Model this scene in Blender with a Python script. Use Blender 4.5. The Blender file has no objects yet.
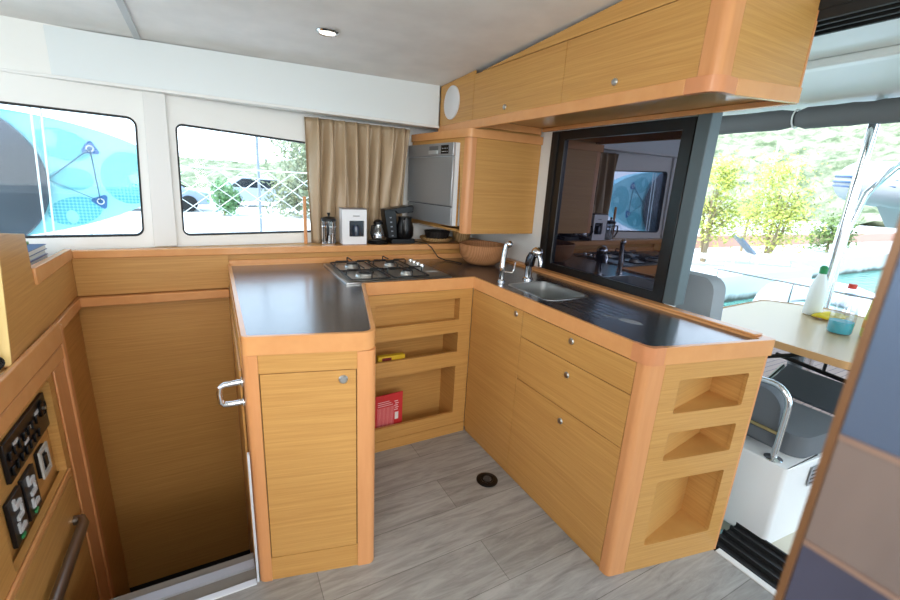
import bpy, math, random
from mathutils import Vector, Matrix, noise
from mathutils.geometry import tessellate_polygon
PI = math.pi
scn = bpy.context.scene
COL = scn.collection

# ------------------------------------------------------------------ camera
cam_d = bpy.data.cameras.new('camera')
cam_d.sensor_fit = 'HORIZONTAL'
cam_d.sensor_width = 36.0
cam_d.lens = 36.0 * 425.0 / 900.0
cam_d.clip_start = 0.02
cam_d.clip_end = 500
cam_d.dof.use_dof = True
cam_d.dof.focus_distance = 2.2
cam_d.dof.aperture_fstop = 3.2
cam = bpy.data.objects.new('camera', cam_d)
COL.objects.link(cam)
R = ((0.8787991, -0.0790083, 0.4706058), (-0.4740249, -0.2579683, 0.8418746), (0.0548863, -0.9629175, -0.2641542))
M = Matrix([[R[i][0], -R[i][1], -R[i][2], (0, 0, 1.397)[i]] for i in range(3)] + [[0, 0, 0, 1]])
cam.matrix_world = M
scn.camera = cam

# ------------------------------------------------------------------ light and exposure
scn.view_settings.view_transform = 'Standard'
scn.view_settings.look = 'None'
scn.view_settings.exposure = 0.0
scn.view_settings.gamma = 1.0
scn.view_settings.use_curve_mapping = False

world = bpy.data.worlds.new('sky')
scn.world = world
world.use_nodes = True
wn = world.node_tree
for n in list(wn.nodes): wn.nodes.remove(n)
wo = wn.nodes.new('ShaderNodeOutputWorld')
wb = wn.nodes.new('ShaderNodeBackground')
wg = wn.nodes.new('ShaderNodeTexCoord')
ws = wn.nodes.new('ShaderNodeSeparateXYZ')
wr = wn.nodes.new('ShaderNodeValToRGB')
wn.links.new(wg.outputs['Generated'], ws.inputs[0])
wn.links.new(ws.outputs['Z'], wr.inputs[0])
wr.color_ramp.elements[0].position = 0.0
wr.color_ramp.elements[0].color = (0.80, 0.90, 1.0, 1)
wr.color_ramp.elements[1].position = 0.7
wr.color_ramp.elements[1].color = (0.45, 0.68, 1.0, 1)
wn.links.new(wr.outputs[0], wb.inputs[0])
wb.inputs[1].default_value = 3.6
wn.links.new(wb.outputs[0], wo.inputs[0])

sd = bpy.data.lights.new('sun', 'SUN')
sd.energy = 5.5
sd.angle = math.radians(1.0)
sd.color = (1.0, 0.96, 0.88)
sun = bpy.data.objects.new('sun', sd)
COL.objects.link(sun)
sun.rotation_euler = Vector((0.52, -0.05, -0.83)).to_track_quat('-Z', 'Y').to_euler()

def area(name, loc, target, sx, sy, power, color=(1, 1, 1)):
    d = bpy.data.lights.new(name, 'AREA')
    d.shape = 'RECTANGLE'; d.size = sx; d.size_y = sy; d.energy = power; d.color = color
    o = bpy.data.objects.new(name, d); COL.objects.link(o)
    o.location = loc
    o.rotation_euler = (Vector(target) - Vector(loc)).to_track_quat('-Z', 'Y').to_euler()
    return o
# daylight through the saloon windows behind the camera and the glazing of the port side
area('window_light_saloon', (-0.2, -1.95, 1.5), (0.3, 1.5, 2.3), 2.6, 0.8, 44, (1.0, 0.97, 0.93))
area('window_light_side', (-1.85, -0.3, 1.45), (1.2, 0.6, 2.3), 1.8, 0.6, 17, (0.97, 0.98, 1.0))
area('frontal_fill_light', (-0.1, -0.25, 1.99), (0.35, 1.1, 0.2), 0.6, 0.5, 9, (1.0, 0.95, 0.87))  # added frontal fill like a bounce flash; no lamp hangs here

# ------------------------------------------------------------------ materials
def L(c):
    return tuple((x / 12.92 if x <= 0.04045 else ((x + 0.055) / 1.055) ** 2.4) for x in [v / 255 for v in c]) + (1,)
def new_mat(name):
    m = bpy.data.materials.new(name); m.use_nodes = True
    return m, m.node_tree, m.node_tree.nodes['Principled BSDF']
def flat(name, rgb, rough=0.5, metal=0.0, spec=0.5, bump=0.0, bscale=60, var=0.0, coat=0.0, trans=0.0, emit=None, vscale=4):
    m, nt, b = new_mat(name)
    b.inputs['Base Color'].default_value = L(rgb)
    b.inputs['Roughness'].default_value = rough
    b.inputs['Metallic'].default_value = metal
    b.inputs['Specular IOR Level'].default_value = spec
    if coat: b.inputs['Coat Weight'].default_value = coat
    if trans: b.inputs['Transmission Weight'].default_value = trans
    if emit: b.inputs['Emission Color'].default_value = L(rgb); b.inputs['Emission Strength'].default_value = emit
    tc = nt.nodes.new('ShaderNodeTexCoord')
    if var:
        n = nt.nodes.new('ShaderNodeTexNoise'); n.inputs['Scale'].default_value = vscale; n.inputs['Detail'].default_value = 5
        nt.links.new(tc.outputs['Object'], n.inputs['Vector'])
        r = nt.nodes.new('ShaderNodeValToRGB')
        c = L(rgb)
        r.color_ramp.elements[0].position = 0.3; r.color_ramp.elements[1].position = 0.7
        r.color_ramp.elements[0].color = tuple(x * (1 - var) for x in c[:3]) + (1,)
        r.color_ramp.elements[1].color = tuple(min(1, x * (1 + var)) for x in c[:3]) + (1,)
        nt.links.new(n.outputs['Fac'], r.inputs[0]); nt.links.new(r.outputs[0], b.inputs['Base Color'])
    if bump:
        n = nt.nodes.new('ShaderNodeTexNoise'); n.inputs['Scale'].default_value = bscale; n.inputs['Detail'].default_value = 3
        nt.links.new(tc.outputs['Object'], n.inputs['Vector'])
        bp = nt.nodes.new('ShaderNodeBump'); bp.inputs['Strength'].default_value = bump; bp.inputs['Distance'].default_value = 0.002
        nt.links.new(n.outputs['Fac'], bp.inputs['Height']); nt.links.new(bp.outputs[0], b.inputs['Normal'])
    return m
def wood(name, ca, cb, scale=(2.2, 2.2, 75), rough=0.38, contrast=(0.32, 0.68)):
    m, nt, b = new_mat(name)
    tc = nt.nodes.new('ShaderNodeTexCoord'); mp = nt.nodes.new('ShaderNodeMapping')
    mp.inputs['Scale'].default_value = scale
    n = nt.nodes.new('ShaderNodeTexNoise'); n.inputs['Scale'].default_value = 1.0; n.inputs['Detail'].default_value = 6; n.inputs['Roughness'].default_value = 0.65
    nt.links.new(tc.outputs['Object'], mp.inputs['Vector']); nt.links.new(mp.outputs[0], n.inputs['Vector'])
    mp2 = nt.nodes.new('ShaderNodeMapping'); mp2.inputs['Scale'].default_value = tuple(s * k for s, k in zip(scale, (3.5, 3.5, 3.5)))
    n2 = nt.nodes.new('ShaderNodeTexNoise'); n2.inputs['Scale'].default_value = 1.0; n2.inputs['Detail'].default_value = 2
    nt.links.new(tc.outputs['Object'], mp2.inputs['Vector']); nt.links.new(mp2.outputs[0], n2.inputs['Vector'])
    mx = nt.nodes.new('ShaderNodeMath'); mx.operation = 'MULTIPLY_ADD'; mx.inputs[1].default_value = 0.35
    nt.links.new(n2.outputs['Fac'], mx.inputs[0]); 
    ml = nt.nodes.new('ShaderNodeMath'); ml.operation = 'MULTIPLY'; ml.inputs[1].default_value = 0.65
    nt.links.new(n.outputs['Fac'], ml.inputs[0]); nt.links.new(ml.outputs[0], mx.inputs[2])
    r = nt.nodes.new('ShaderNodeValToRGB')
    r.color_ramp.elements[0].position = contrast[0]; r.color_ramp.elements[0].color = L(ca)
    r.color_ramp.elements[1].position = contrast[1]; r.color_ramp.elements[1].color = L(cb)
    nt.links.new(mx.outputs[0], r.inputs[0]); nt.links.new(r.outputs[0], b.inputs['Base Color'])
    b.inputs['Roughness'].default_value = rough
    b.inputs['Specular IOR Level'].default_value = 0.4
    bp = nt.nodes.new('ShaderNodeBump'); bp.inputs['Strength'].default_value = 0.08; bp.inputs['Distance'].default_value = 0.001
    nt.links.new(mx.outputs[0], bp.inputs['Height']); nt.links.new(bp.outputs[0], b.inputs['Normal'])
    return m
OAK = wood('oak_laminate', (184, 131, 68), (210, 160, 92), scale=(2.0, 2.0, 130))
OAKD = OAK
TRIM = wood('solid_edge_trim', (212, 148, 92), (223, 162, 104), scale=(6, 6, 6), rough=0.22)
TRIMV = wood('solid_post_trim', (208, 142, 90), (220, 156, 102), scale=(18, 18, 1.6), rough=0.3)
CHAMFER = wood('reddish_mitre_trim', (202, 132, 88), (214, 146, 100), scale=(12, 12, 3), rough=0.28)
WHITE = flat('white_gelcoat', (236, 236, 234), 0.35)
WALLW = flat('white_vinyl_wall', (243, 243, 240), 0.55, bump=0.05)
SEAM = flat('dark_seam', (60, 38, 18), 0.8)
STEEL = flat('brushed_steel', (200, 200, 198), 0.28, 1.0)
CHROME = flat('chrome', (225, 226, 228), 0.07, 1.0)
BLACK = flat('black_plastic', (14, 14, 15), 0.28, spec=0.35)
BLACKM = flat('black_matte', (22, 22, 23), 0.65)
IRON = flat('black_iron', (16, 16, 17), 0.45)
DKGREY = flat('dark_grey_aluminium', (92, 104, 108), 0.45, 0.3)
GLASSY = None
def laminate():
    m, nt, b = new_mat('charcoal_laminate')
    tc = nt.nodes.new('ShaderNodeTexCoord')
    n = nt.nodes.new('ShaderNodeTexNoise'); n.inputs['Scale'].default_value = 9; n.inputs['Detail'].default_value = 6
    nt.links.new(tc.outputs['Object'], n.inputs['Vector'])
    r = nt.nodes.new('ShaderNodeValToRGB')
    r.color_ramp.elements[0].position = 0.35; r.color_ramp.elements[0].color = L((34, 39, 48))
    r.color_ramp.elements[1].position = 0.75; r.color_ramp.elements[1].color = L((52, 57, 66))
    nt.links.new(n.outputs['Fac'], r.inputs[0]); nt.links.new(r.outputs[0], b.inputs['Base Color'])
    b.inputs['Roughness'].default_value = 0.24
    b.inputs['Specular IOR Level'].default_value = 1.0
    b.inputs['Coat Weight'].default_value = 0.5
    b.inputs['Coat Roughness'].default_value = 0.16
    v = nt.nodes.new('ShaderNodeTexNoise'); v.inputs['Scale'].default_value = 170; v.inputs['Detail'].default_value = 2
    nt.links.new(tc.outputs['Object'], v.inputs['Vector'])
    bp = nt.nodes.new('ShaderNodeBump'); bp.inputs['Strength'].default_value = 0.3; bp.inputs['Distance'].default_value = 0.0015
    nt.links.new(v.outputs['Fac'], bp.inputs['Height']); nt.links.new(bp.outputs[0], b.inputs['Normal'])
    return m
LAM = laminate()
def floor_mat():
    m, nt, b = new_mat('grey_wood_planks')
    tc = nt.nodes.new('ShaderNodeTexCoord')
    br = nt.nodes.new('ShaderNodeTexBrick')
    br.inputs['Scale'].default_value = 1.0; br.inputs['Brick Width'].default_value = 1.25; br.inputs['Row Height'].default_value = 0.20
    br.inputs['Mortar Size'].default_value = 0.0015; br.inputs['Mortar Smooth'].default_value = 0.3
    br.inputs['Color1'].default_value = L((176, 175, 172)); br.inputs['Color2'].default_value = L((158, 156, 152)); br.inputs['Mortar'].default_value = L((120, 118, 114))
    mp0 = nt.nodes.new('ShaderNodeMapping'); mp0.inputs['Location'].default_value = (0.4, 0.05, 0); mp0.inputs['Rotation'].default_value = (0, 0, 0.0)
    nt.links.new(tc.outputs['Object'], mp0.inputs['Vector']); nt.links.new(mp0.outputs[0], br.inputs['Vector'])
    mp = nt.nodes.new('ShaderNodeMapping'); mp.inputs['Scale'].default_value = (3, 22, 1)
    n = nt.nodes.new('ShaderNodeTexNoise'); n.inputs['Scale'].default_value = 1.3; n.inputs['Detail'].default_value = 8; n.inputs['Roughness'].default_value = 0.7; n.inputs['Distortion'].default_value = 0.6
    nt.links.new(mp0.outputs[0], mp.inputs['Vector']); nt.links.new(mp.outputs[0], n.inputs['Vector'])
    r = nt.nodes.new('ShaderNodeValToRGB')
    r.color_ramp.elements[0].position = 0.32; r.color_ramp.elements[0].color = (0.48, 0.46, 0.45, 1)
    r.color_ramp.elements[1].position = 0.62; r.color_ramp.elements[1].color = (1.05, 1.05, 1.05, 1)
    nt.links.new(n.outputs['Fac'], r.inputs[0])
    mx = nt.nodes.new('ShaderNodeMixRGB'); mx.blend_type = 'MULTIPLY'; mx.inputs[0].default_value = 0.8
    nt.links.new(br.outputs['Color'], mx.inputs[1]); nt.links.new(r.outputs[0], mx.inputs[2])
    nt.links.new(mx.outputs[0], b.inputs['Base Color'])
    b.inputs['Roughness'].default_value = 0.42
    bp = nt.nodes.new('ShaderNodeBump'); bp.inputs['Strength'].default_value = 0.15; bp.inputs['Distance'].default_value = 0.002
    nt.links.new(n.outputs['Fac'], bp.inputs['Height']); nt.links.new(bp.outputs[0], b.inputs['Normal'])
    return m
FLOOR = floor_mat()
def glass(name, tint=(1, 1, 1), gloss=0.08, rough=0.0):
    m = bpy.data.materials.new(name); m.use_nodes = True; nt = m.node_tree
    for n in list(nt.nodes): nt.nodes.remove(n)
    o = nt.nodes.new('ShaderNodeOutputMaterial'); mix = nt.nodes.new('ShaderNodeMixShader')
    t = nt.nodes.new('ShaderNodeBsdfTransparent'); t.inputs[0].default_value = tuple(tint) + (1,)
    g = nt.nodes.new('ShaderNodeBsdfGlossy'); g.inputs['Roughness'].default_value = rough
    mix.inputs[0].default_value = gloss
    nt.links.new(t.outputs[0], mix.inputs[1]); nt.links.new(g.outputs[0], mix.inputs[2]); nt.links.new(mix.outputs[0], o.inputs[0])
    return m
PANE = glass('window_glass', (0.97, 0.99, 0.99), 0.012)
CLEAR = glass('clear_glass', (0.82, 0.84, 0.86), 0.16)
CLEARD = glass('smoked_glass', (0.30, 0.31, 0.33), 0.2)
def mirror_dark():
    m = bpy.data.materials.new('tinted_door_glass'); m.use_nodes = True; nt = m.node_tree
    for n in list(nt.nodes): nt.nodes.remove(n)
    o = nt.nodes.new('ShaderNodeOutputMaterial'); mix = nt.nodes.new('ShaderNodeMixShader')
    d = nt.nodes.new('ShaderNodeBsdfDiffuse'); d.inputs[0].default_value = (0.006, 0.006, 0.010, 1)
    g = nt.nodes.new('ShaderNodeBsdfGlossy'); g.inputs['Roughness'].default_value = 0.0; g.inputs[0].default_value = (0.75, 0.78, 1.0, 1)
    mix.inputs[0].default_value = 0.22
    nt.links.new(d.outputs[0], mix.inputs[1]); nt.links.new(g.outputs[0], mix.inputs[2]); nt.links.new(mix.outputs[0], o.inputs[0])
    return m
DARKGLASS = mirror_dark()

# ------------------------------------------------------------------ mesh helpers
class MB:
    def __init__(s): s.v = []; s.f = []
    def add(s, vs, fs):
        k = len(s.v); s.v += [tuple(v) for v in vs]; s.f += [tuple(i + k for i in f) for f in fs]; return s
    def box(s, x0, x1, y0, y1, z0, z1):
        vs = [(x, y, z) for z in (z0, z1) for y in (y0, y1) for x in (x0, x1)]
        return s.add(vs, [(0, 2, 3, 1), (4, 5, 7, 6), (0, 1, 5, 4), (2, 6, 7, 3), (0, 4, 6, 2), (1, 3, 7, 5)])
    def obox(s, o, u, v, w):
        o, u, v, w = map(Vector, (o, u, v, w))
        vs = [o + u * a + v * b + w * c for c in (0, 1) for b in (0, 1) for a in (0, 1)]
        return s.add(vs, [(0, 2, 3, 1), (4, 5, 7, 6), (0, 1, 5, 4), (2, 6, 7, 3), (0, 4, 6, 2), (1, 3, 7, 5)])
    def plate(s, outer, holes, o, u, v, n, t0, t1):
        """flat plate with holes: 2-D loops in the frame o,u,v, extruded along n from t0 to t1"""
        o, u, v, n = map(Vector, (o, u, v, n))
        loops = [outer] + list(holes)
        flatp = [p for lp in loops for p in lp]
        tris = tessellate_polygon([[Vector((p[0], p[1], 0)) for p in lp] for lp in loops])
        N = len(flatp)
        vs = [o + u * p[0] + v * p[1] + n * t0 for p in flatp] + [o + u * p[0] + v * p[1] + n * t1 for p in flatp]
        fs = [tuple(t) for t in tris] + [tuple(i + N for i in reversed(t)) for t in tris]
        k = 0
        for lp in loops:
            m = len(lp)
            for i in range(m):
                a, b = k + i, k + (i + 1) % m
                fs.append((a, b, b + N, a + N))
            k += m
        return s.add(vs, fs)
    def slab(s, poly, z0, z1, holes=()):
        return s.plate(poly, holes, (0, 0, 0), (1, 0, 0), (0, 1, 0), (0, 0, 1), z0, z1)
    def lathe(s, prof, c, axis=(0, 0, 1), n=24, closed=False):
        ax = Vector(axis).normalized(); q = Vector((0, 0, 1)).rotation_difference(ax)
        c = Vector(c); vs = []; fs = []
        for r, h in prof:
            for i in range(n):
                a = 2 * PI * i / n
                vs.append(c + q @ Vector((r * math.cos(a), r * math.sin(a), h)))
        m = len(prof)
        for j in range(m - 1):
            for i in range(n):
                fs.append((j * n + i, j * n + (i + 1) % n, (j + 1) * n + (i + 1) % n, (j + 1) * n + i))
        if not closed:
            fs.append(tuple(reversed(range(n)))); fs.append(tuple((m - 1) * n + i for i in range(n)))
        else:
            for i in range(n): fs.append(((m - 1) * n + i, (m - 1) * n + (i + 1) % n, (i + 1) % n, i))
        return s.add(vs, fs)
    def tube(s, path, r, n=10, closed=False):
        P = [Vector(p) for p in path]; m = len(P); rr = r if isinstance(r, (list, tuple)) else [r] * m
        vs = []; fs = []; prev = None
        for i, p in enumerate(P):
            if closed: t = (P[(i + 1) % m] - P[i - 1])
            else: t = P[min(i + 1, m - 1)] - P[max(i - 1, 0)]
            t.normalize()
            if prev is None:
                a = Vector((0, 0, 1)) if abs(t.z) < 0.9 else Vector((1, 0, 0))
                x = t.cross(a).normalized()
            else:
                x = (prev - t * prev.dot(t)).normalized()
            prev = x; y = t.cross(x)
            for k in range(n):
                a = 2 * PI * k / n; vs.append(p + (x * math.cos(a) + y * math.sin(a)) * rr[i])
        for i in range(m - (0 if closed else 1)):
            j = (i + 1) % m
            for k in range(n):
                fs.append((i * n + k, i * n + (k + 1) % n, j * n + (k + 1) % n, j * n + k))
        if not closed:
            fs.append(tuple(reversed(range(n)))); fs.append(tuple((m - 1) * n + k for k in range(n)))
        return s.add(vs, fs)
    def ball(s, c, r, sx=1, sy=1, sz=1, n=16):
        c = Vector(c); vs = []; fs = []; m = n // 2
        for j in range(m + 1):
            th = PI * j / m
            for i in range(n):
                a = 2 * PI * i / n
                vs.append(c + Vector((r * sx * math.sin(th) * math.cos(a), r * sy * math.sin(th) * math.sin(a), r * sz * math.cos(th))))
        for j in range(m):
            for i in range(n):
                fs.append((j * n + i, (j + 1) * n + i, (j + 1) * n + (i + 1) % n, j * n + (i + 1) % n))
        return s.add(vs, fs)
    def build(s, name, mat, parent=None, bevel=0.0, seg=2, angle=35, smooth=True):
        off = Vector(parent.location) if parent else Vector((0, 0, 0))
        if parent and parent.parent: off = off + Vector(parent.parent.location)
        me = bpy.data.meshes.new(name)
        me.from_pydata([tuple(Vector(v) - off) for v in s.v], [], s.f)
        me.validate()
        import bmesh
        bm = bmesh.new(); bm.from_mesh(me)
        bmesh.ops.remove_doubles(bm, verts=bm.verts, dist=1e-6)
        bmesh.ops.recalc_face_normals(bm, faces=bm.faces)
        bm.to_mesh(me); bm.free()
        if smooth:
            me.polygons.foreach_set('use_smooth', [True] * len(me.polygons))
            me.set_sharp_from_angle(angle=math.radians(angle))
        me.materials.append(mat)
        o = bpy.data.objects.new(name, me); COL.objects.link(o)
        if parent: o.parent = parent
        if bevel:
            md = o.modifiers.new('bevel', 'BEVEL'); md.width = bevel; md.segments = seg; md.limit_method = 'ANGLE'; md.angle_limit = math.radians(40)
            md.harden_normals = False
        return o
def thing(name, label, cat, loc=(0, 0, 0), group=None):
    o = bpy.data.objects.new(name, None); COL.objects.link(o); o.location = loc; o.empty_display_size = 0.05
    return tag(o, label, cat, group)
def tag(o, label, cat, group=None, kind=None):
    o['label'] = label; o['category'] = cat
    if group: o['group'] = group
    if kind: o['kind'] = kind
    return o
def struct(o):
    o['kind'] = 'structure'; return o
def rnd(pts, rad, n=6):
    """round the corners of a 2-D polygon; rad is one radius or one per corner"""
    out = []; m = len(pts)
    rs = rad if isinstance(rad, (list, tuple)) else [rad] * m
    for i in range(m):
        p = Vector(pts[i]); a = Vector(pts[i - 1]); b = Vector(pts[(i + 1) % m]); r = rs[i]
        if r <= 0: out.append((p.x, p.y)); continue
        d1 = (a - p).normalized(); d2 = (b - p).normalized()
        ang = d1.angle(d2); t = r / math.tan(ang / 2); t = min(t, (a - p).length * .49, (b - p).length * .49)
        rr = t * math.tan(ang / 2)
        ctr = p + (d1 + d2).normalized() * (rr / math.sin(ang / 2))
        s = p + d1 * t - ctr; e = p + d2 * t - ctr
        a0 = math.atan2(s.y, s.x); a1 = math.atan2(e.y, e.x); da = a1 - a0
        while da > PI: da -= 2 * PI
        while da < -PI: da += 2 * PI
        for k in range(n + 1):
            a_ = a0 + da * k / n; out.append((ctr.x + rr * math.cos(a_), ctr.y + rr * math.sin(a_)))
    return out
def rect(x0, x1, y0, y1, r=0.0, n=5):
    p = [(x0, y0), (x1, y0), (x1, y1), (x0, y1)]
    return rnd(p, r, n) if r else p
def inset(poly, d):
    """inset a counter-clockwise or clockwise polygon by d (towards its inside)"""
    m = len(poly); A = sum(poly[i - 1][0] * poly[i][1] - poly[i][0] * poly[i - 1][1] for i in range(m)); sg = 1 if A > 0 else -1
    out = []
    for i in range(m):
        p0, p, p1 = Vector(poly[i - 1]), Vector(poly[i]), Vector(poly[(i + 1) % m])
        e1 = (p - p0).normalized(); e2 = (p1 - p).normalized()
        n1 = Vector((-e1.y, e1.x)) * sg; n2 = Vector((-e2.y, e2.x)) * sg
        b = (n1 + n2)
        if b.length < 1e-6: b = n1
        b.normalize(); k = d / max(0.3, b.dot(n1)); q = p + b * k; out.append((q.x, q.y))
    return out
X, Y, Z = Vector((1, 0, 0)), Vector((0, 1, 0)), Vector((0, 0, 1))

# ------------------------------------------------------------------ room shell
# main floor (stops at the companionway well), lower floor, steps
mb = MB()
mb.slab([(-2.2, -2.2), (1.70, -2.2), (1.70, 2.55), (0.05, 2.55), (0.05, 1.348), (-0.545, 1.348), (-0.545, 1.10), (-2.2, 1.10)], -0.06, 0.0)
struct(mb.build('floor', FLOOR))
LOWDARK = flat('dark_lower_floor', (40, 36, 34), 0.7)
o = MB().box(-0.60, 0.03, 1.30, 2.56, -1.16, -1.10).build('floor', LOWDARK); struct(o)
ALU = flat('aluminium_nosing', (226, 228, 232), 0.35, 0.35)
mb = MB().box(-0.545, 0.028, 1.322, 1.3475, 0.0003, 0.005); struct(mb.build('trim_1', ALU, bevel=0.0015))
mb = MB().box(-0.545, 0.028, 1.3485, 1.478, -0.06, -0.006); struct(mb.build('trim_1', flat('hatch_track_grey', (128, 122, 114), .5)))
mb = MB().box(-0.545, 0.028, 1.402, 1.440, -0.0057, 0.003); mb.box(-0.545, 0.028, 1.400, 1.4045, 0.0031, 0.006); struct(mb.build('trim_1', flat('satin_aluminium', (176, 176, 180), .35, .4)))
RISER = wood('grey_brown_step', (98, 84, 70), (122, 106, 90), scale=(3, 20, 20), rough=0.5)
t = thing('companionway_steps', 'short flight of wooden steps with pale metal nosings going down beside the peninsula', 'steps', (-0.25, 1.6, -1.10))
for k, (z, y1) in enumerate(((-0.32, 1.60), (-0.58, 1.70), (-0.84, 1.80))):
    tr = MB().box(-0.54, 0.022, 1.50, y1, z - 0.03, z).build('tread', RISER, t, bevel=0.003)
    MB().box(-0.54, 0.022, y1 + 0.0005, y1 + 0.016, z - 0.03, z + 0.004).build('nosing', ALU, tr)
    MB().box(-0.54, 0.022, y1 - 0.04, y1 - 0.02, z - 0.22 if k < 2 else -1.098, z - 0.0305).build('riser', RISER, t)

# ceiling: gently sloping headliner
CEIL = flat('headliner_vinyl', (243, 240, 237), 0.7, bump=0.12, bscale=25, var=0.05, vscale=7)
def cz(x, y): return 1.968 + 0.016 * (x - 1.28) - 0.053 * (y - 2.56)
mb = MB()
xs = (-2.2, 1.745); ys = (-2.2, 2.86)
vs = [(x, y, cz(x, y)) for y in ys for x in xs] + [(x, y, cz(x, y) + 0.1) for y in ys for x in xs]
mb.add(vs, [(0, 1, 3, 2), (4, 6, 7, 5), (0, 4, 5, 1), (1, 5, 7, 3), (3, 7, 6, 2), (2, 6, 4, 0)])
struct(mb.build('ceiling', CEIL))
STRIPM = flat('grey_ceiling_strip', (196, 198, 200), 0.5)
mb = MB(); mb.obox((-0.252, 0.3, cz(-0.25, 0.3) - 0.008), (0.026, 0, 0), (0, 2.245, cz(-.25, 2.545) - cz(-.25, .3)), (0, 0, 0.0075))
struct(mb.build('trim_2', STRIPM, bevel=0.002))

# window wall (slightly splayed), with two window openings
WO = Vector((0, 2.62, 0)); WU = Vector((1, .12, 0)).normalized(); WN = Vector((-.12, 1, 0)).normalized()
w1 = rnd([(-0.95, 1.066), (-0.321, 1.066), (-0.292, 1.61), (-0.95, 1.618)], [.05, .035, .035, .05])
w2 = rnd([(-0.150, 1.062), (0.60, 1.07), (0.60, 1.572), (-0.133, 1.604)], [.03, .03, .03, .03])
w0 = rnd([(-2.05, 1.07), (-1.15, 1.068), (-1.15, 1.62), (-2.05, 1.62)], .05)
mb = MB(); mb.plate([(-2.35, -1.1), (1.80, -1.1), (1.80, 2.08), (-2.35, 2.08)], [w0, w1, w2], WO, WU, Z, WN, 0.0, 0.035)
struct(mb.build('wall_windows', WALLW))
for k, w in enumerate((w0, w1, w2)):
    e = thing('window_%d' % (k + 1), 'x', 'window'); del e['label']; del e['category']; struct(e)
    MB().plate(inset(w, -0.004), [inset(w, 0.004)], WO, WU, Z, WN, -0.003, 0.036).build('gasket', BLACKM, e)
    MB().plate(inset(w, 0.0038), [], WO, WU, Z, WN, 0.020, 0.024).build('pane', PANE, e)
# raised mullion between the windows, plus flat liner panels
mb = MB(); mb.plate([(-0.283, 1.005), (-0.185, 1.005), (-0.165, 1.76), (-0.252, 1.765)], [], WO, WU, Z, WN, -0.022, -0.0005)
struct(mb.build('trim_3', flat('mullion_grey_white', (232, 232, 230), 0.4), bevel=0.008))
# deep beam along the head of the windows
BEAM = flat('pale_blue_grey_beam', (228, 234, 236), 0.45)
mb = MB()
prof = [(2.555, 1.752), (2.555, 1.9), (2.555, 2.02), (2.70, 2.02), (2.70, 1.752)]
mb.plate([(-2.1, 1.748), (1.272, 1.736), (1.272, 1.968), (-2.1, 1.905)], [], (0, 2.553, 0), X, Z, Y, 0, 0.035)
mb.build('trim_4', BEAM)['kind'] = 'structure'
mb = MB(); mb.plate([(-2.1, 1.738), (1.285, 1.722), (1.285, 1.737), (-2.1, 1.752)], [], (0, 2.53, 0), X, Z, Y, 0, 0.075)
struct(mb.build('trim_5', WHITE, bevel=0.003))

# left, rear walls with openings (behind the camera)
mb = MB(); mb.plate([(-2.2, -1.1), (2.5, -1.1), (2.5, 2.1), (-2.2, 2.1)], [rect(-1.9, -0.3, 1.05, 1.68, .06), rect(-0.1, 1.9, 1.05, 1.68, .06)], (-2.15, 0, 0), Y, Z, -X, 0.0, 0.04)
struct(mb.build('wall_left', WALLW))
mb = MB(); mb.plate([(-2.2, -1.1), (1.8, -1.1), (1.8, 2.2), (-2.2, 2.2)], [rect(-1.8, 1.4, 1.0, 1.85, .06)], (0, -2.15, 0), X, Z, -Y, 0.0, 0.04)
struct(mb.build('wall_rear', WALLW))
# aft bulkhead x=1.745 with dark sliding glass and the open doorway
mb = MB()
pane_hole = rect(1.150, 2.026, 0.922, 1.716)
mb.plate([(2.86, -1.1), (2.86, 2.2), (-2.19, 2.2), (-2.19, -1.1), (-1.3, -1.1), (-1.3, 2.022), (1.125, 2.022), (1.125, 0.86), (0.742, 0.86), (0.742, -0.12), (0.74, -1.1)],
         [pane_hole], (1.745, 0, 0), Y, Z, X, 0.0, 0.05)
struct(mb.build('wall_aft', flat('white_bulkhead', (232, 232, 228), 0.5)))

# sliding glass door leaf
d = thing('door_1', 'x', 'door'); del d['label']; del d['category']; struct(d); d.location = (1.745, 1.58, 0.93)
MB().plate(rect(1.156, 2.018, 0.924, 1.712), [rect(1.212, 1.905, 0.972, 1.665)], (1.735, 0, 0), Y, Z, X, 0, 0.05).build('frame', flat('black_door_frame', (14, 14, 15), 0.3), d, bevel=0.003)
MB().box(1.728, 1.7345, 1.955, 1.985, 0.93, 1.705).build('guide_rail', BLACKM, d)
MB().box(1.750, 1.756, 1.2125, 1.9045, 0.9725, 1.6645).build('pane', DARKGLASS, d)
MB().box(1.727, 1.795, 1.090, 1.1495, 0.935, 1.989).build('trim_6', DKGREY, bevel=0.004)
struct(bpy.data.objects['trim_6'])
# threshold: white lip and black sliding tracks; head track
mb = MB().box(1.7005, 1.73, -1.3, 0.689, -0.02, 0.004); struct(mb.build('trim_7', WHITE, bevel=0.002))
mb = MB().box(1.7305, 1.965, -1.3, 0.74, -0.06, -0.014)
for x in (1.735, 1.79, 1.845, 1.90, 1.95): mb.box(x, x + 0.010, -1.3, 0.74, -0.0145, 0.004)
struct(mb.build('trim_8', BLACKM))
mb = MB().box(1.7305, 1.93, -1.3, 1.08, 1.990, 2.022)
for x in (1.735, 1.78, 1.83, 1.88): mb.box(x, x + 0.012, -1.3, 1.08, 1.960, 1.991)
struct(mb.build('trim_9', BLACKM))

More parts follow.
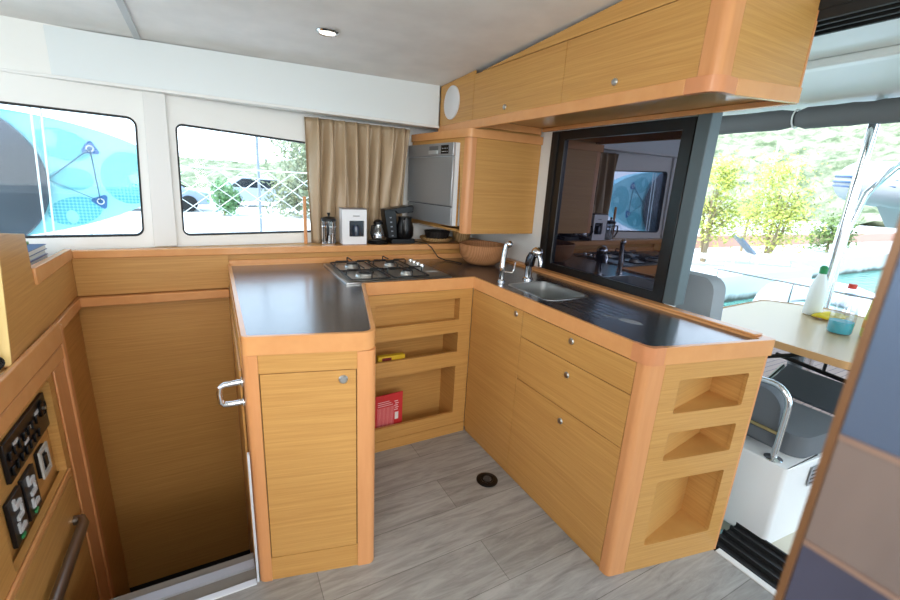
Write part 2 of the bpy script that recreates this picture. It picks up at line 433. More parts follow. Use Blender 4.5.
# ------------------------------------------------------------------ companionway well, ledge panelling
PY = 2.475
def S(mb, name, mat, **k): return struct(mb.build(name, mat, **k))
S(MB().box(-0.61, 0.0445, PY, PY + 0.0195, 0.80, 0.975), 'wall_ledge', OAK)
S(MB().box(-0.60, 0.036, PY - 0.030, PY + 0.02, 0.752, 0.7955), 'trim_10', TRIM, bevel=0.004)
S(MB().box(-0.577, 1.735, PY - 0.012, PY + 0.03, 0.976, 1.0122), 'trim_11', TRIM, bevel=0.004)
S(MB().slab([(-0.62, 2.506), (1.735, 2.506), (1.735, 2.815), (-0.62, 2.535)], 0.985, 1.005), 'trim_12', OAK)
S(MB().box(0.045, 1.735, PY + 0.02, PY + 0.035, 0.90, 0.975), 'wall_ledge', OAK)
S(MB().box(0.045, 1.665, PY + 0.002, PY + 0.019, 0.917, 0.945), 'trim_13', TRIM, bevel=0.003)
# recessed lower wall of the well
S(MB().box(-0.64, 0.03, 2.525, 2.545, -0.965, 0.98), 'wall_well', OAKD)
S(MB().box(-0.64, 0.03, 2.527, 2.545, -1.10, -0.966), 'baseboard_well', BLACKM)
S(MB().box(-0.625, -0.605, 2.09, 2.524, -1.10, 0.98), 'wall_well_side', OAKD)
S(MB().box(0.0305, 0.0365, 1.480, 2.524, -1.10, 0.75), 'wall_well_peninsula', OAKD)
S(MB().box(-0.545, 0.029, 1.465, 1.478, -1.10, -0.0605), 'wall_well_riser', RISER)

# ------------------------------------------------------------------ ledge side (left) and navigation console
n = thing('navigation_console', 'wooden console at the left edge holding black electrical panels above a grab rail', 'console', (-0.75, 1.2, -1.0))
CX = -0.56
open_ = rect(1.36, 1.852, 0.292, 0.655, 0.012)
MB().plate([(0.30, -1.0), (2.010, -1.0), (2.010, 0.80), (0.30, 0.80)], [open_], (CX, 0, 0), Y, Z, -X, 0.0, 0.02).build('front_panel', OAK, n)
MB().box(-1.2, CX - 0.021, 0.31, 2.03, -0.99, 0.268).build('body', OAK, n)
MB().box(-1.2, -0.610, 0.31, 2.03, 0.269, 0.78).build('back_box', OAK, n)
MB().box(-0.6095, CX - 0.021, 0.31, 2.03, 0.70, 0.78).build('top_box', OAK, n)
MB().box(-1.2, CX - 0.021, 0.30, 1.715, 0.7805, 0.80).build('top', OAK, n)
MB().box(CX + 0.0005, CX + 0.018, 0.30, 2.010, 0.735, 0.818).build('top_trim', TRIM, n, bevel=0.006)
MB().box(CX + 0.0005, CX + 0.012, 0.30, 2.010, 0.675, 0.728).build('rail_trim', TRIM, n, bevel=0.004)
MB().box(CX - 0.035, CX + 0.014, 2.011, 2.052, -1.0, 0.80).build('corner_post', TRIMV, n, bevel=0.006)
MB().box(CX + 0.0005, CX + 0.008, 1.895, 2.010, -1.0, 0.672).build('stile', TRIMV, n, bevel=0.003)
MB().plate(rect(0.34, 1.86, 0.268, 0.29), [], (CX, 0, 0), Y, Z, X, 0.0005, 0.01).build('sill_trim', TRIM, n, bevel=0.003)
MB().box(CX + 0.0005, CX + 0.005, 0.34, 1.86, -0.9, 0.255).build('lower_door', OAK, n, bevel=0.003)
MB().box(-0.605, -0.5905, 1.30, 1.90, 0.27, 0.66).build('recess_panel', OAK, n)
MB().box(-0.5898, CX - 0.0205, 1.853, 1.868, 0.29, 0.66).build('recess_side', OAK, n)
# grab rail
g = MB(); g.tube([(CX + 0.001, 1.80, 0.10), (CX + 0.026, 1.797, 0.10), (CX + 0.038, 1.77, 0.10), (CX + 0.038, 0.95, 0.10), (CX + 0.03, 0.925, 0.10), (CX + 0.001, 0.92, 0.10)], 0.018, 12)
g.build('grab_rail', flat('gunmetal_rail', (140, 132, 124), 0.3, 0.9), n)
# electrical switch panel, mounted in the recess
SWB = flat('switch_panel_black', (14, 14, 16), 0.35)
LBL = flat('switch_label_white', (205, 205, 205), 0.5)
RX = -0.590
def panel(label, y0, y1, z0, z1, name='breaker_board'):
    p = thing(name, label, 'switch panel', (RX, (y0 + y1) / 2, z0))
    MB().box(RX + 0.0002, RX + 0.012, y0, y1, z0, z1).build('plate', SWB, p, bevel=0.002)
    return p
PX = RX + 0.0122
p = panel('long black electrical panel with breakers and a round gauge, uppermost in the console recess', 1.500, 1.846, 0.488, 0.615)
for r in range(2):
    for k in range(7):
        y = 1.515 + k * 0.036; z = 0.505 + r * 0.048
        MB().box(PX, PX + 0.007, y, y + 0.016, z, z + 0.026).build('switch', BLACK, p, bevel=0.002)
for (y, z) in ((1.66, 0.565), (1.63, 0.54), (1.56, 0.58), (1.74, 0.58)):
    MB().box(PX, PX + 0.0015, y, y + 0.034, z - 0.004, z + 0.008).build('marking', LBL, p)
g = MB().lathe([(0.030, 0), (0.030, 0.006), (0.024, 0.008), (0.023, 0.004), (0.0, 0.004)], (PX, 1.802, 0.575), X, 24); gg = g.build('gauge', BLACK, p)
MB().lathe([(0.006, 0), (0.006, 0.012), (0.0, 0.012)], (PX, 1.802, 0.575), X, 12).build('needle_hub', STEEL, p)
p = panel('small square socket panel with pale frame, beside the black switch modules', 1.700, 1.770, 0.365, 0.46, 'socket_board')
MB().plate(rect(1.697, 1.773, 0.362, 0.463), [rect(1.712, 1.758, 0.376, 0.449)], (PX, 0, 0), Y, Z, X, 0, 0.006).build('bezel', flat('pale_grey_bezel', (196, 194, 186), 0.4), p)
MB().box(PX, PX + 0.008, 1.722, 1.748, 0.39, 0.435).build('rocker', BLACK, p, bevel=0.002)
for y0, lab in ((1.562, 'black switch module with white rockers, nearer the pale socket panel'), (1.450, 'black switch module with white rockers and green lamp, nearest the console front')):
    p = panel(lab, y0, y0 + 0.095, 0.305, 0.455, 'switch_module')
    for k in range(3):
        MB().box(PX, PX + 0.007, y0 + 0.028, y0 + 0.066, 0.335 + k * 0.04, 0.35 + k * 0.04).build('rocker', LBL, p, bevel=0.001)
        MB().box(PX, PX + 0.005, y0 + (0.06 if k % 2 else 0.024), y0 + (0.07 if k % 2 else 0.034), 0.335 + k * 0.04, 0.368 + k * 0.04).build('marking', LBL, p)
    MB().box(PX, PX + 0.005, y0 + 0.03, y0 + 0.05, 0.312, 0.322).build('lamp', flat('green_lamp', (60, 150, 90), 0.4), p)

# side ledge running towards the camera, with the raised end panel
s = thing('side_panelling', 'oak panelling and trimmed ledge between the console and the window wall', 'panelling', (-0.57, 2.2, 0.75))
SU = Vector((-0.03, 1, 0)); SN = Vector((-1, -0.03, 0)); SO = (-0.5104, 0, 0)
MB().plate([(1.6155, 0.805), (2.474, 0.805), (2.474, 0.975), (1.945, 0.975), (1.945, 1.155), (1.72, 1.185)], [], SO, SU, Z, SN, 0, 0.02).build('panel', OAK, s, bevel=0.002)
MB().plate([(1.6105, 0.812), (1.6150, 0.812), (1.7193, 1.184), (1.7150, 1.184)], [], SO, SU, Z, SN, 0, 0.022).build('front_edge', flat('pale_oak_edge', (222, 190, 120), 0.5), s)
MB().plate([(1.945, 0.9755), (2.4625, 0.9755), (2.4625, 1.022), (1.945, 1.036)], [], SO, SU, Z, SN, -0.008, 0.018).build('ledge_trim', TRIM, s, bevel=0.004)
MB().plate([(2.053, 0.754), (2.444, 0.754), (2.444, 0.798), (2.053, 0.798)], [], SO, SU, Z, SN, -0.010, 0.03).build('lower_trim', TRIM, s, bevel=0.004)
S(MB().slab([(-2.14, 1.70), (-0.61, 1.70), (-0.61, 2.50), (-0.63, 2.53), (-2.14, 2.345)], 0.965, 0.985), 'trim_14', WHITE)
S(MB().box(-0.64, -0.618, 1.70, 2.47, 0.80, 0.964), 'wall_shelf_support', WALLW)
# books on the white shelf
bk = [((70, 96, 140), 'blue spiral-bound book, topmost of the stack on the white shelf', 0.020), ((196, 200, 206), 'white book with grey cover, second from the top of the shelf stack', 0.018),
      ((96, 84, 130), 'purple-grey book, third from the top of the shelf stack', 0.022), ((150, 150, 158), 'pale grey book, lowest of the shelf stack', 0.02)]
z = 0.9855
PAPER = flat('paper_pages', (226, 222, 212), 0.8, bump=0.2, bscale=300)
for i, (c_, lab, h) in enumerate(reversed(bk)):
    dx = (i % 2) * 0.006
    b = thing('book', lab, 'book', (-0.72, 2.1, z), 'books on the white shelf')
    y0, y1, x0, x1 = 2.04, 2.315 - dx, -0.82, -0.622 + dx
    MB().box(x0 + .003, x1 - .003, y0 + .004, y1 - .004, z + 0.002, z + h - 0.002).build('pages', PAPER, b)
    cm = flat('book_cover_%d' % i, c_, 0.35)
    MB().box(x0, x1, y0, y1, z, z + 0.0018).build('cover', cm, b)
    MB().box(x0, x1, y0, y1, z + h - 0.0018, z + h).build('cover', cm, b)
    z += h + 0.0008
o = MB().box(-0.69, -0.665, 2.22, 2.30, z, z + 0.012).build('eraser', flat('green_rubber', (120, 150, 60), 0.6), bevel=0.003)
tag(o, 'small green block lying on top of the book stack', 'eraser')
# white paper folder and coiled handset on the console top
o = MB().obox((-0.70, 1.594, 0.8005), (0.118, 0, 0), (0, 0.008, 0), (0, 0.052, 0.195)).build('paper_folder', flat('white_folder', (232, 236, 240), 0.5))
tag(o, 'white paper folder standing at the left edge behind the end panel', 'folder')
hs = MB()
pts = [(-0.575 + 0.015 * math.cos(a), 1.505 + 0.004 * math.sin(a) + a * 0.0010, 0.820 + 0.0165 + 0.017 * math.sin(a) * 0.9) for a in [i * 0.5 for i in range(150)]]
hs.tube(pts, 0.0028, 6)
o = hs.build('coiled_cable', BLACK); tag(o, 'black coiled handset cable at the left edge above the console', 'cable')

# ------------------------------------------------------------------ worktop
out = [(0.040, 2.472), (0.040, 1.325), (0.426, 1.232), (0.592, 1.885), (1.186, 1.875), (1.186, 0.795), (1.734, 0.686), (1.734, 2.472)]
rad = [0, .022, .045, .02, .006, .06, .014, 0]
OUT = rnd(out, rad, 6)
INN = rnd([(0.055, 2.470), (0.055, 1.3365), (0.4155, 1.2495), (0.5805, 1.9005), (1.2005, 1.8905), (1.2005, 0.8085), (1.678, 0.7145), (1.678, 2.470)], [0, .012, .035, .02, .006, .05, .01, 0], 6)
sinkhole = rect(1.285, 1.535, 1.392, 1.712, 0.035)
t = thing('worktop', 'charcoal laminate worktop with raised oak edging around the galley', 'worktop', (0.9, 1.9, 0.86))
MB().slab(INN, 0.885, 0.915, [sinkhole]).build('laminate', LAM, t)
ed = MB(); ed.slab(OUT, 0.863, 0.924, [INN]).build('edging', TRIM, t, bevel=0.004)
MB().box(1.6795, 1.732, 0.735, 2.47, 0.9245, 0.932).build('rear_fiddle', TRIM, t, bevel=0.004)
MB().slab(rnd([(1.1852, .862), (1.1852, .7943), (1.248, .7817), (1.251, .800), (1.203, .8095), (1.202, .862)], [0, .06, 0, 0, .05, 0], 8), 0.8625, 0.9247).build('mitre_corner', CHAMFER, t)
# pale highlights of bare aluminium strip on the inner lip
gm = flat('drainer_groove', (18, 21, 26), 0.3)
for k in range(6):
    x = 1.30 + k * 0.040
    MB().box(x, x + 0.004, 1.10, 1.368, 0.9152, 0.9158).build('drainer_groove', gm, t)
# sink
s = thing('sink', 'rectangular stainless steel sink sunk in the worktop', 'sink', (1.41, 1.55, 0.76))
m = MB(); A = rect(1.286, 1.534, 1.393, 1.711, 0.035); B = inset(A, 0.004); Bb = inset(A, 0.018)
N_ = len(A)
for (P0, z0, P1, z1) in ((A, 0.916, B, 0.916), (B, 0.916, B, 0.905), (B, 0.905, Bb, 0.77)):
    m.add([(p[0], p[1], z0) for p in P0] + [(p[0], p[1], z1) for p in P1], [(i, (i + 1) % N_, N_ + (i + 1) % N_, N_ + i) for i in range(N_)])
m.add([(p[0], p[1], 0.77) for p in Bb], [tuple(range(N_))])
m.build('bowl', STEEL, s)
MB().lathe([(0.038, 0), (0.038, 0.003), (0.030, 0.004), (0.028, 0.002), (0, 0.002)], (1.43, 1.62, 0.7705), Z, 24).build('waste', CHROME, s)
MB().plate(inset(rect(1.286, 1.534, 1.393, 1.711, 0.035), -0.010), [A], (0, 0, 0.9152), X, Y, Z, 0, 0.0015).build('rim', STEEL, s)
# leaf-shaped mark on the worktop lid and lifting tab
lf = MB(); leaf = [(0.0, 0.02), (0.02, 0.033), (0.05, 0.036), (0.078, 0.026), (0.095, 0.0), (0.075, -0.020), (0.04, -0.022), (0.012, -0.012), (0, 0.0)]
lf.plate([(p[0], p[1]) for p in leaf], [], (1.375, 1.085, 0.9153), Vector((0.35, -0.9, 0)).normalized(), Vector((0.9, 0.35, 0)).normalized() * 0.8, Z, 0, 0.0008)
lf.plate([(-0.07, 0.012), (0, 0.006), (0, 0.012), (-0.07, 0.016)], [], (1.375, 1.085, 0.9153), Vector((0.35, -0.9, 0)).normalized(), Vector((0.9, 0.35, 0)).normalized(), Z, 0, 0.0008)
lf.build('leaf_mark', flat('pale_leaf_mark', (150, 156, 164), 0.5), t)

# ------------------------------------------------------------------ knobs
def knob(parent, c, axis, r=0.0135):
    k = MB().lathe([(r, 0), (r, 0.003), (r * 0.8, 0.006), (r * 0.72, 0.0045), (r * 0.7, 0.008), (0, 0.0085)], c, axis, 20).build('knob', STEEL, parent)
    return k
# ------------------------------------------------------------------ peninsula cabinet
t = thing('peninsula_cabinet', 'narrow oak cabinet at the front of the peninsula with one tall door', 'cabinet', (0.23, 1.6, 0))
fu = (Vector((0.426, 1.232)) - Vector((0.040, 1.325))).normalized(); fu3 = Vector((fu.x, fu.y, 0)); fn3 = Vector((fu.y, -fu.x, 0))  # outward
O = Vector((0.040, 1.325, 0)); W = (Vector((0.426, 1.232)) - Vector((0.040, 1.325))).length
body = rnd([(0.045, 2.46), (0.045, 1.335), (0.421, 1.2445), (0.585, 1.89), (0.63, 2.46)], [0, .02, .04, 0, 0], 6)
pu = lambda a, z, d=0: O + fu3 * a + fn3 * d + Z * z
# carcass behind
MB().slab(inset(body, 0.012), 0.03, 0.862).build('carcass', OAK, t)
# face with door opening
MB().plate(rect(0.03, W - 0.042, 0.0, 0.862), [rect(0.040, W - 0.062, 0.095, 0.800)], O, fu3, Z, fn3, -0.014, -0.004).build('face_frame', OAK, t)
MB().plate(rect(0.040, W - 0.062, 0.095, 0.800), [rect(0.0425, W - 0.0645, 0.0975, 0.7975)], O, fu3, Z, fn3, -0.0135, -0.010).build('door_gap', SEAM, t)
dr = MB().plate(rect(0.0426, W - 0.0646, 0.0976, 0.7974), [], O, fu3, Z, fn3, -0.0135, -0.0035).build('door', OAK, t, bevel=0.0008)
knob(dr, O + fu3 * (W - 0.105) + Z * 0.766 - fn3 * 0.0033, fn3, 0.015)
# rounded corner posts
def cornerpost(c, a0, a1, r, z0, z1, name, mat, parent, mids=None):
    pts = [(c[0], c[1])]
    k = 10
    for i in range(k + 1):
        a = a0 + (a1 - a0) * i / k; pts.append((c[0] + r * math.cos(a), c[1] + r * math.sin(a)))
    MB().slab(pts, z0, z1).build(name, mat, parent)
fa = math.atan2(fn3.y, fn3.x)
cl = O + fu3 * 0.034 - fn3 * 0.034
MB().slab(rnd([(0.040, 1.50), (0.040, 1.325), tuple((O + fu3 * 0.039).xy), tuple((O + fu3 * 0.039 - fn3 * 0.02).xy), (0.055, 1.40), (0.055, 1.5)], [0, .034, 0, 0, 0, 0], 8), 0.0, 0.862).build('corner_post', TRIMV, t)
E1 = Vector((0.426, 1.232)); su = (Vector((0.592, 1.885)) - E1).normalized()
MB().slab(rnd([tuple(E1 - fu * 0.060), tuple(E1), tuple(E1 + su * 0.05), tuple(E1 + su * 0.05 - fu * 0.02), tuple(E1 - fu * 0.060 + su * 0.02)], [0, .045, 0, 0, 0], 8), 0.0, 0.862).build('corner_post', TRIMV, t)
q = E1 + su * 0.051
MB().obox((q.x - 0.012, q.y, 0), (0.012, 0, 0), (su.x * 0.585, su.y * 0.585, 0), (0, 0, 0.862)).build('side_panel', OAK, t)
MB().box(0.0375, 0.0555, 1.501, 2.46, 0.0, 0.862).build('side_panel', OAK, t)
# chrome handle on well side
h = MB(); h.tube([(0.037, 1.452, 0.722), (0.02, 1.452, 0.722), (-0.018, 1.452, 0.720), (-0.030, 1.452, 0.712), (-0.033, 1.452, 0.69), (-0.030, 1.452, 0.660), (-0.022, 1.452, 0.650), (0.0, 1.452, 0.648), (0.037, 1.452, 0.648)], 0.0095, 12)
for z in (0.722, 0.648): h.lathe([(0.017, 0), (0.017, 0.004), (0.010, 0.007)], (0.0373, 1.452, z), -X, 16)
h.build('handle', CHROME, t)
MB().box(0.030, 0.0372, 1.332, 1.345, 0.0, 0.52).build('edge_strip', ALU, t)

# ------------------------------------------------------------------ open shelf cabinet under the hob
t = thing('shelf_cabinet', 'oak cabinet under the hob with three open niches', 'cabinet', (0.88, 2.1, 0))
FY = 1.875
Y0 = FY + 0.002
n1 = rect(0.645, 1.111, 0.694, 0.813); n2 = rect(0.645, 1.111, 0.509, 0.622); n3 = rect(0.645, 1.108, 0.135, 0.425)
MB().plate(rect(0.605, 1.1873, 0.06, 0.862), [n1, n2, n3], (0, Y0, 0), X, Z, Y, 0, 0.016).build('face_frame', OAK, t)
def niche(mbx, r, depth, y0, low, th=0.008):
    x0, z0 = r[0]; x1, z1 = r[2]; z0 = low
    a, b = y0, y0 + depth
    mbx.box(x0 - th, x0, a, b, z0 - th, z1 + th); mbx.box(x1, x1 + th, a, b, z0 - th, z1 + th)
    mbx.box(x0, x1, a, b, z0 - th, z0); mbx.box(x0, x1, a, b, z1, z1 + th); mbx.box(x0 - th, x1 + th, b, b + th, z0 - th, z1 + th)
for r, dd, lo in ((n1, .04, .668), (n2, .15, .435), (n3, .15, .025)):
    m = MB(); niche(m, r, dd, Y0 + 0.0165, lo); m.build('niche', OAK, t)
MB().box(0.605, 1.1873, Y0 - 0.002, Y0 + 0.014, 0.0, 0.058).build('plinth', OAK, t)

# packets in the niches
RED = flat('red_cover', (205, 42, 44), 0.45)
def print_mat():
    m, nt, b = new_mat('red_cover_print')
    tc = nt.nodes.new('ShaderNodeTexCoord'); w = nt.nodes.new('ShaderNodeTexWave'); w.inputs['Scale'].default_value = 42; w.bands_direction = 'X'; w.inputs['Distortion'].default_value = 1.5
    nt.links.new(tc.outputs['Object'], w.inputs['Vector'])
    r = nt.nodes.new('ShaderNodeValToRGB'); r.color_ramp.elements[0].color = L((205, 50, 55)); r.color_ramp.elements[1].color = L((232, 150, 150)); r.color_ramp.elements[0].position = .5; r.color_ramp.elements[1].position = .75
    nt.links.new(w.outputs['Fac'], r.inputs[0]); nt.links.new(r.outputs[0], b.inputs['Base Color']); b.inputs['Roughness'].default_value = .5
    return m
bt = thing('booklet', 'red booklet with pale print leaning in the lowest open niche', 'booklet', (0.72, 1.92, 0.026))
ou = Vector((1, -0.02, 0.06)).normalized(); ov = Vector((0.05, 0.10, 1)).normalized(); on_ = ou.cross(ov).normalized()
bo = Vector((0.654, 1.912, 0.026))
MB().obox(bo, ou * 0.155, ov * 0.265, -on_ * 0.006).build('cover', RED, bt)
MB().obox(bo + ou * 0.012 + ov * 0.06 + on_ * 0.0002, ou * 0.095, ov * 0.135, on_ * 0.0006).build('print', print_mat(), bt)
MB().obox(bo + ou * 0.112 + ov * 0.115 + on_ * 0.0002, ou * 0.020, ov * 0.040, on_ * 0.0006).build('sticker', flat('white_sticker', (230, 228, 226), 0.5), bt)
WL = flat('white_print', (238, 200, 200), 0.5)
for k in range(5): MB().obox(bo + ou * (0.108 + 0.004 * (k % 2)) + ov * (0.168 + k * 0.012) + on_ * 0.0002, ou * 0.020, ov * 0.005, on_ * 0.0006).build('title_line', WL, bt)
for k in range(3): MB().obox(bo + ou * 0.015 + ov * (0.203 + k * 0.011) + on_ * 0.0002, ou * (0.085 - 0.01 * k), ov * 0.003, on_ * 0.0006).build('text_line', WL, bt)
yt = thing('snack_packet', 'yellow packet with dark red print standing in the middle niche', 'packet', (0.74, 1.93, 0.4355))
MB().obox((0.672, 1.905, 0.4355), (0.145, -0.004, 0), (0, 0.03, 0.0), (0, 0.006, 0.090)).build('wrapper', flat('yellow_wrapper', (226, 186, 40), 0.4), yt, bevel=0.003)
for x, w_ in ((0.692, 0.05), (0.758, 0.022)):
    MB().obox((x, 1.9087, 0.498), (w_, -0.0014, 0), (0, -0.0008, 0.0), (0, 0.0014, 0.020)).build('print', flat('dark_red_print', (120, 24, 22), 0.5), yt)

# ------------------------------------------------------------------ sink base cabinet with drawers
t = thing('drawer_cabinet', 'oak sink cabinet with one door and three drawers, open niches at its end', 'cabinet', (1.45, 1.3, 0))
FX = 1.188
seams = []
y_l, y_s, y_r = 1.8755, 1.443, 0.838
MB().box(FX + 0.014, 1.70, 1.0, 1.870, 0.03, 0.60).build('carcass', OAK, t)
MB().box(FX + 0.013, FX + 0.018, y_r + 0.002, y_l, 0.05, 0.86).build('seam_backing', SEAM, t)
g_ = 0.0016
def front(name, y0, y1, z0, z1):
    return MB().box(FX, FX + 0.012, y0 + g_, y1 - g_, z0 + g_, z1 - g_).build(name, OAK, t, bevel=0.0012)
dd = front('door', y_s, y_l, 0.03, 0.861); knob(dd, (FX, 1.492, 0.834), -X)
for z0, z1, kz in ((0.740, 0.861, 0.828), (0.533, 0.740, 0.684), (0.03, 0.533, 0.477)):
    d_ = front('drawer', y_r, y_s, z0, z1); knob(d_, (FX, 1.133, min(kz, z1 - .03)), -X)
MB().box(FX + 0.010, FX + 0.024, 0.842, y_l, 0.0, 0.029).build('plinth', OAK, t)
MB().box(FX + 0.0125, FX + 0.03, 1.835, 1.8695, 0.03, 0.8).build('stile', OAK, t)
# rounded corner post and end panel
eu = (Vector((1.712, 0.690)) - Vector((1.186, 0.795))).normalized(); eu3 = Vector((eu.x, eu.y, 0)); en3 = Vector((eu.y, -eu.x, 0))
C0 = Vector((1.190, 0.7945))
MB().slab(rnd([(1.190, y_r - 0.001), (1.190, 0.7985), tuple(C0 + eu * 0.075 + Vector((0, .004))), tuple(C0 + eu * 0.075 + Vector((0.004, 0.03))), (1.215, y_r - 0.001)], [0, .05, 0, 0, 0], 8), 0.0, 0.862).build('corner_post', TRIMV, t)
EO = Vector((1.190, 0.7985, 0)); EW = 0.522
e1 = [(0.148, 0.672), (0.463, 0.672), (0.463, 0.80), (0.148, 0.80)]
e2 = [(0.148, 0.482), (0.463, 0.482), (0.463, 0.597), (0.148, 0.597)]
e3 = [(0.146, 0.110), (0.463, 0.110), (0.463, 0.396), (0.146, 0.396)]
es = [rnd(e, .008, 3) for e in (e1, e2, e3)]
MB().plate(rect(0.076, EW, 0.0, 0.862), es, EO, eu3, Z, -en3, 0.0, 0.014).build('end_panel', OAK, t)
for e in (e1, e2, e3):
    m = MB(); a0, z0 = e[0]; a1, z1 = e[2]
    P = lambda a, dp: EO + eu3 * a - en3 * dp
    A_, B_, C_ = P(a0 - 0.004, 0.0145), P(a1 + 0.004, 0.0145), P(a1 - 0.012, 0.125)
    for (p, q2) in ((A_, C_), (C_, B_)):
        m.add([(p.x, p.y, z0 - .004), (q2.x, q2.y, z0 - .004), (q2.x, q2.y, z1 + .004), (p.x, p.y, z1 + .004)], [(0, 1, 2, 3)])
    for z_ in (z0 - .001, z1 + .001): m.add([(A_.x, A_.y, z_), (B_.x, B_.y, z_), (C_.x, C_.y, z_)], [(0, 1, 2)])
    m.build('niche', OAK, t)
MB().plate(rect(EW + 0.0005, EW + 0.010, 0.0, 0.862), [], EO, eu3, Z, -en3, 0.0, 0.016).build('edge_trim', TRIMV, t)
MB().box(1.69, 1.702, 0.72, 2.4, 0.0, 0.862).build('back_panel', OAK, t)
for k, (y, w_) in enumerate(((0.0, .004), (0.0065, .003), (0.011, .005), (0.018, .004), (0.026, .004))):
    pass

# ------------------------------------------------------------------ floor fitting
t = thing('floor_fitting', 'round black deck fitting set in the grey plank floor', 'floor fitting', (1.075, 1.447, 0))
MB().lathe([(0.053, 0.0), (0.053, 0.004), (0.046, 0.008), (0.032, 0.009), (0.028, 0.006), (0, 0.006)], (1.075, 1.447, 0.0003), Z, 32).build('flange', BLACK, t)
MB().lathe([(0.020, 0.0), (0.020, 0.004), (0.013, 0.005), (0.012, 0.003), (0, 0.003)], (1.075, 1.447, 0.0064), Z, 24).build('cap', flat('dark_grey_cap', (58, 58, 60), 0.35), t)

# ------------------------------------------------------------------ hob
t = thing('hob', 'stainless steel four-burner gas hob with black pan supports', 'hob', (0.80, 2.16, 0.915))
hz = 0.9155
hobp = rnd([(0.512, 1.915), (1.082, 1.925), (1.075, 2.415), (0.515, 2.405)], .008, 4)
MB().slab(hobp, hz, hz + 0.008).build('base', STEEL, t, bevel=0.003)
hi = inset(hobp, 0.018)
MB().slab(inset(hobp, 0.014), hz + 0.0082, hz + 0.0095).build('tray', flat('dull_steel_tray', (168, 165, 158), 0.35, 0.8), t)
bz = hz + 0.0095
burn = [(0.645, 2.03, .048), (0.64, 2.27, .036), (0.86, 2.27, .030), (0.865, 2.03, .030)]
for (x, y, r) in burn:
    b_ = MB().lathe([(r * 1.15, 0), (r * 1.1, 0.006), (r, 0.010), (r, 0.018), (0, 0.018)], (x, y, bz + 0.0002), Z, 24).build('burner', flat('burner_aluminium_%d' % (x * 100), (190, 188, 182), 0.35, 0.9), t)
    MB().lathe([(r * .82, 0), (r * .82, 0.006), (r * .6, 0.008), (0, 0.008)], (x, y, bz + 0.0184), Z, 24).build('burner_cap', IRON, b_)
gz = bz + 0.034
def support(x0, x1, y0, y1):
    m = MB()
    m.tube([(x0, y0, gz), (x1, y0, gz), (x1, y1, gz), (x0, y1, gz)], 0.004, 8, closed=True)
    return m
for (x0, x1) in ((0.548, 0.742), (0.762, 0.955)):
    m = MB()
    for (ya, yb) in ((1.94, 2.145), (2.155, 2.385)):
        pts = rnd([(x0, ya), (x1, ya), (x1, yb), (x0, yb)], .012, 3)
        m.tube([(p[0], p[1], bz + 0.006) for p in pts], 0.004, 8, closed=True)
        cx, cy = (x0 + x1) / 2, (ya + yb) / 2
        for ax, ay in ((x0, cy), (x1, cy), (cx, ya), (cx, yb)):
            ux, uy = cx - ax, cy - ay; l = math.hypot(ux, uy); ux /= l; uy /= l
            m.tube([(ax, ay, bz + 0.006), (ax, ay, gz - 0.004), (ax + ux * .006, ay + uy * .006, gz), (ax + ux * (l - 0.024), ay + uy * (l - 0.024), gz)], 0.0036, 8)
    m.build('pan_support', IRON, t)
for i in range(4):
    k = MB().lathe([(0.017, 0), (0.017, 0.008), (0.014, 0.018), (0, 0.019)], (1.025, 2.19 + i * 0.053, bz + 0.0003), Z, 20).build('control_knob', flat('chrome_knob_%d' % i, (215, 215, 212), 0.2, 0.8), t)
MB().box(0.99, 1.06, 2.045, 2.075, bz + 0.0002, bz + 0.001).build('badge', flat('silver_badge', (190, 190, 188), .4), t)

# ------------------------------------------------------------------ taps
t = thing('spray_tap', 'slim chrome tap with slanting spout, nearer the woven bowl', 'tap', (1.30, 1.785, 0.915), None)
bx, by = 1.300, 1.785
MB().lathe([(0.021, 0), (0.021, 0.006), (0.014, 0.012), (0.013, 0.05), (0.016, 0.055), (0.016, 0.075), (0.012, 0.08)], (bx, by, 0.9155), Z, 20).build('base', CHROME, t)
MB().tube([(bx, by, 0.99), (bx + 0.004, by + 0.002, 1.03), (bx + 0.009, by + 0.002, 1.075), (bx + 0.014, by - 0.001, 1.10), (bx + 0.018, by - 0.006, 1.112)], [.0145, .014, .0145, .015, .014], 14).build('spout', CHROME, t)
MB().ball((bx + 0.022, by - 0.013, 1.112), 0.0175).build('spray_head', CHROME, t)
MB().tube([(bx + 0.012, by - 0.006, 0.965), (bx + 0.045, by - 0.03, 0.965), (bx + 0.052, by - 0.035, 0.985), (bx + 0.052, by - 0.035, 1.02)], .0045, 8).build('lever', CHROME, t)
t = thing('mixer_tap', 'stout chrome mixer tap with domed head beside the sink', 'tap', (1.50, 1.78, 0.915))
bx, by = 1.482, 1.792
MB().lathe([(0.028, 0), (0.028, 0.006), (0.021, 0.012), (0.019, 0.075), (0.021, 0.08)], (bx, by, 0.9155), Z, 24).build('base', CHROME, t)
MB().tube([(bx, by, 0.99), (bx + 0.004, by - 0.004, 1.03), (bx + 0.008, by - 0.012, 1.055)], [.026, .026, .022], 16).build('column', flat('dark_chrome', (70, 72, 78), .1, 1), t)
MB().ball((bx + 0.022, by - 0.028, 1.066), 0.031, 1, 1.1, 0.95).build('head', CHROME, t)
MB().tube([(bx + 0.02, by - 0.05, 1.05), (bx + 0.022, by - 0.065, 1.025), (bx + 0.022, by - 0.066, 0.995)], [.012, .011, .010], 12).build('nozzle', CHROME, t)

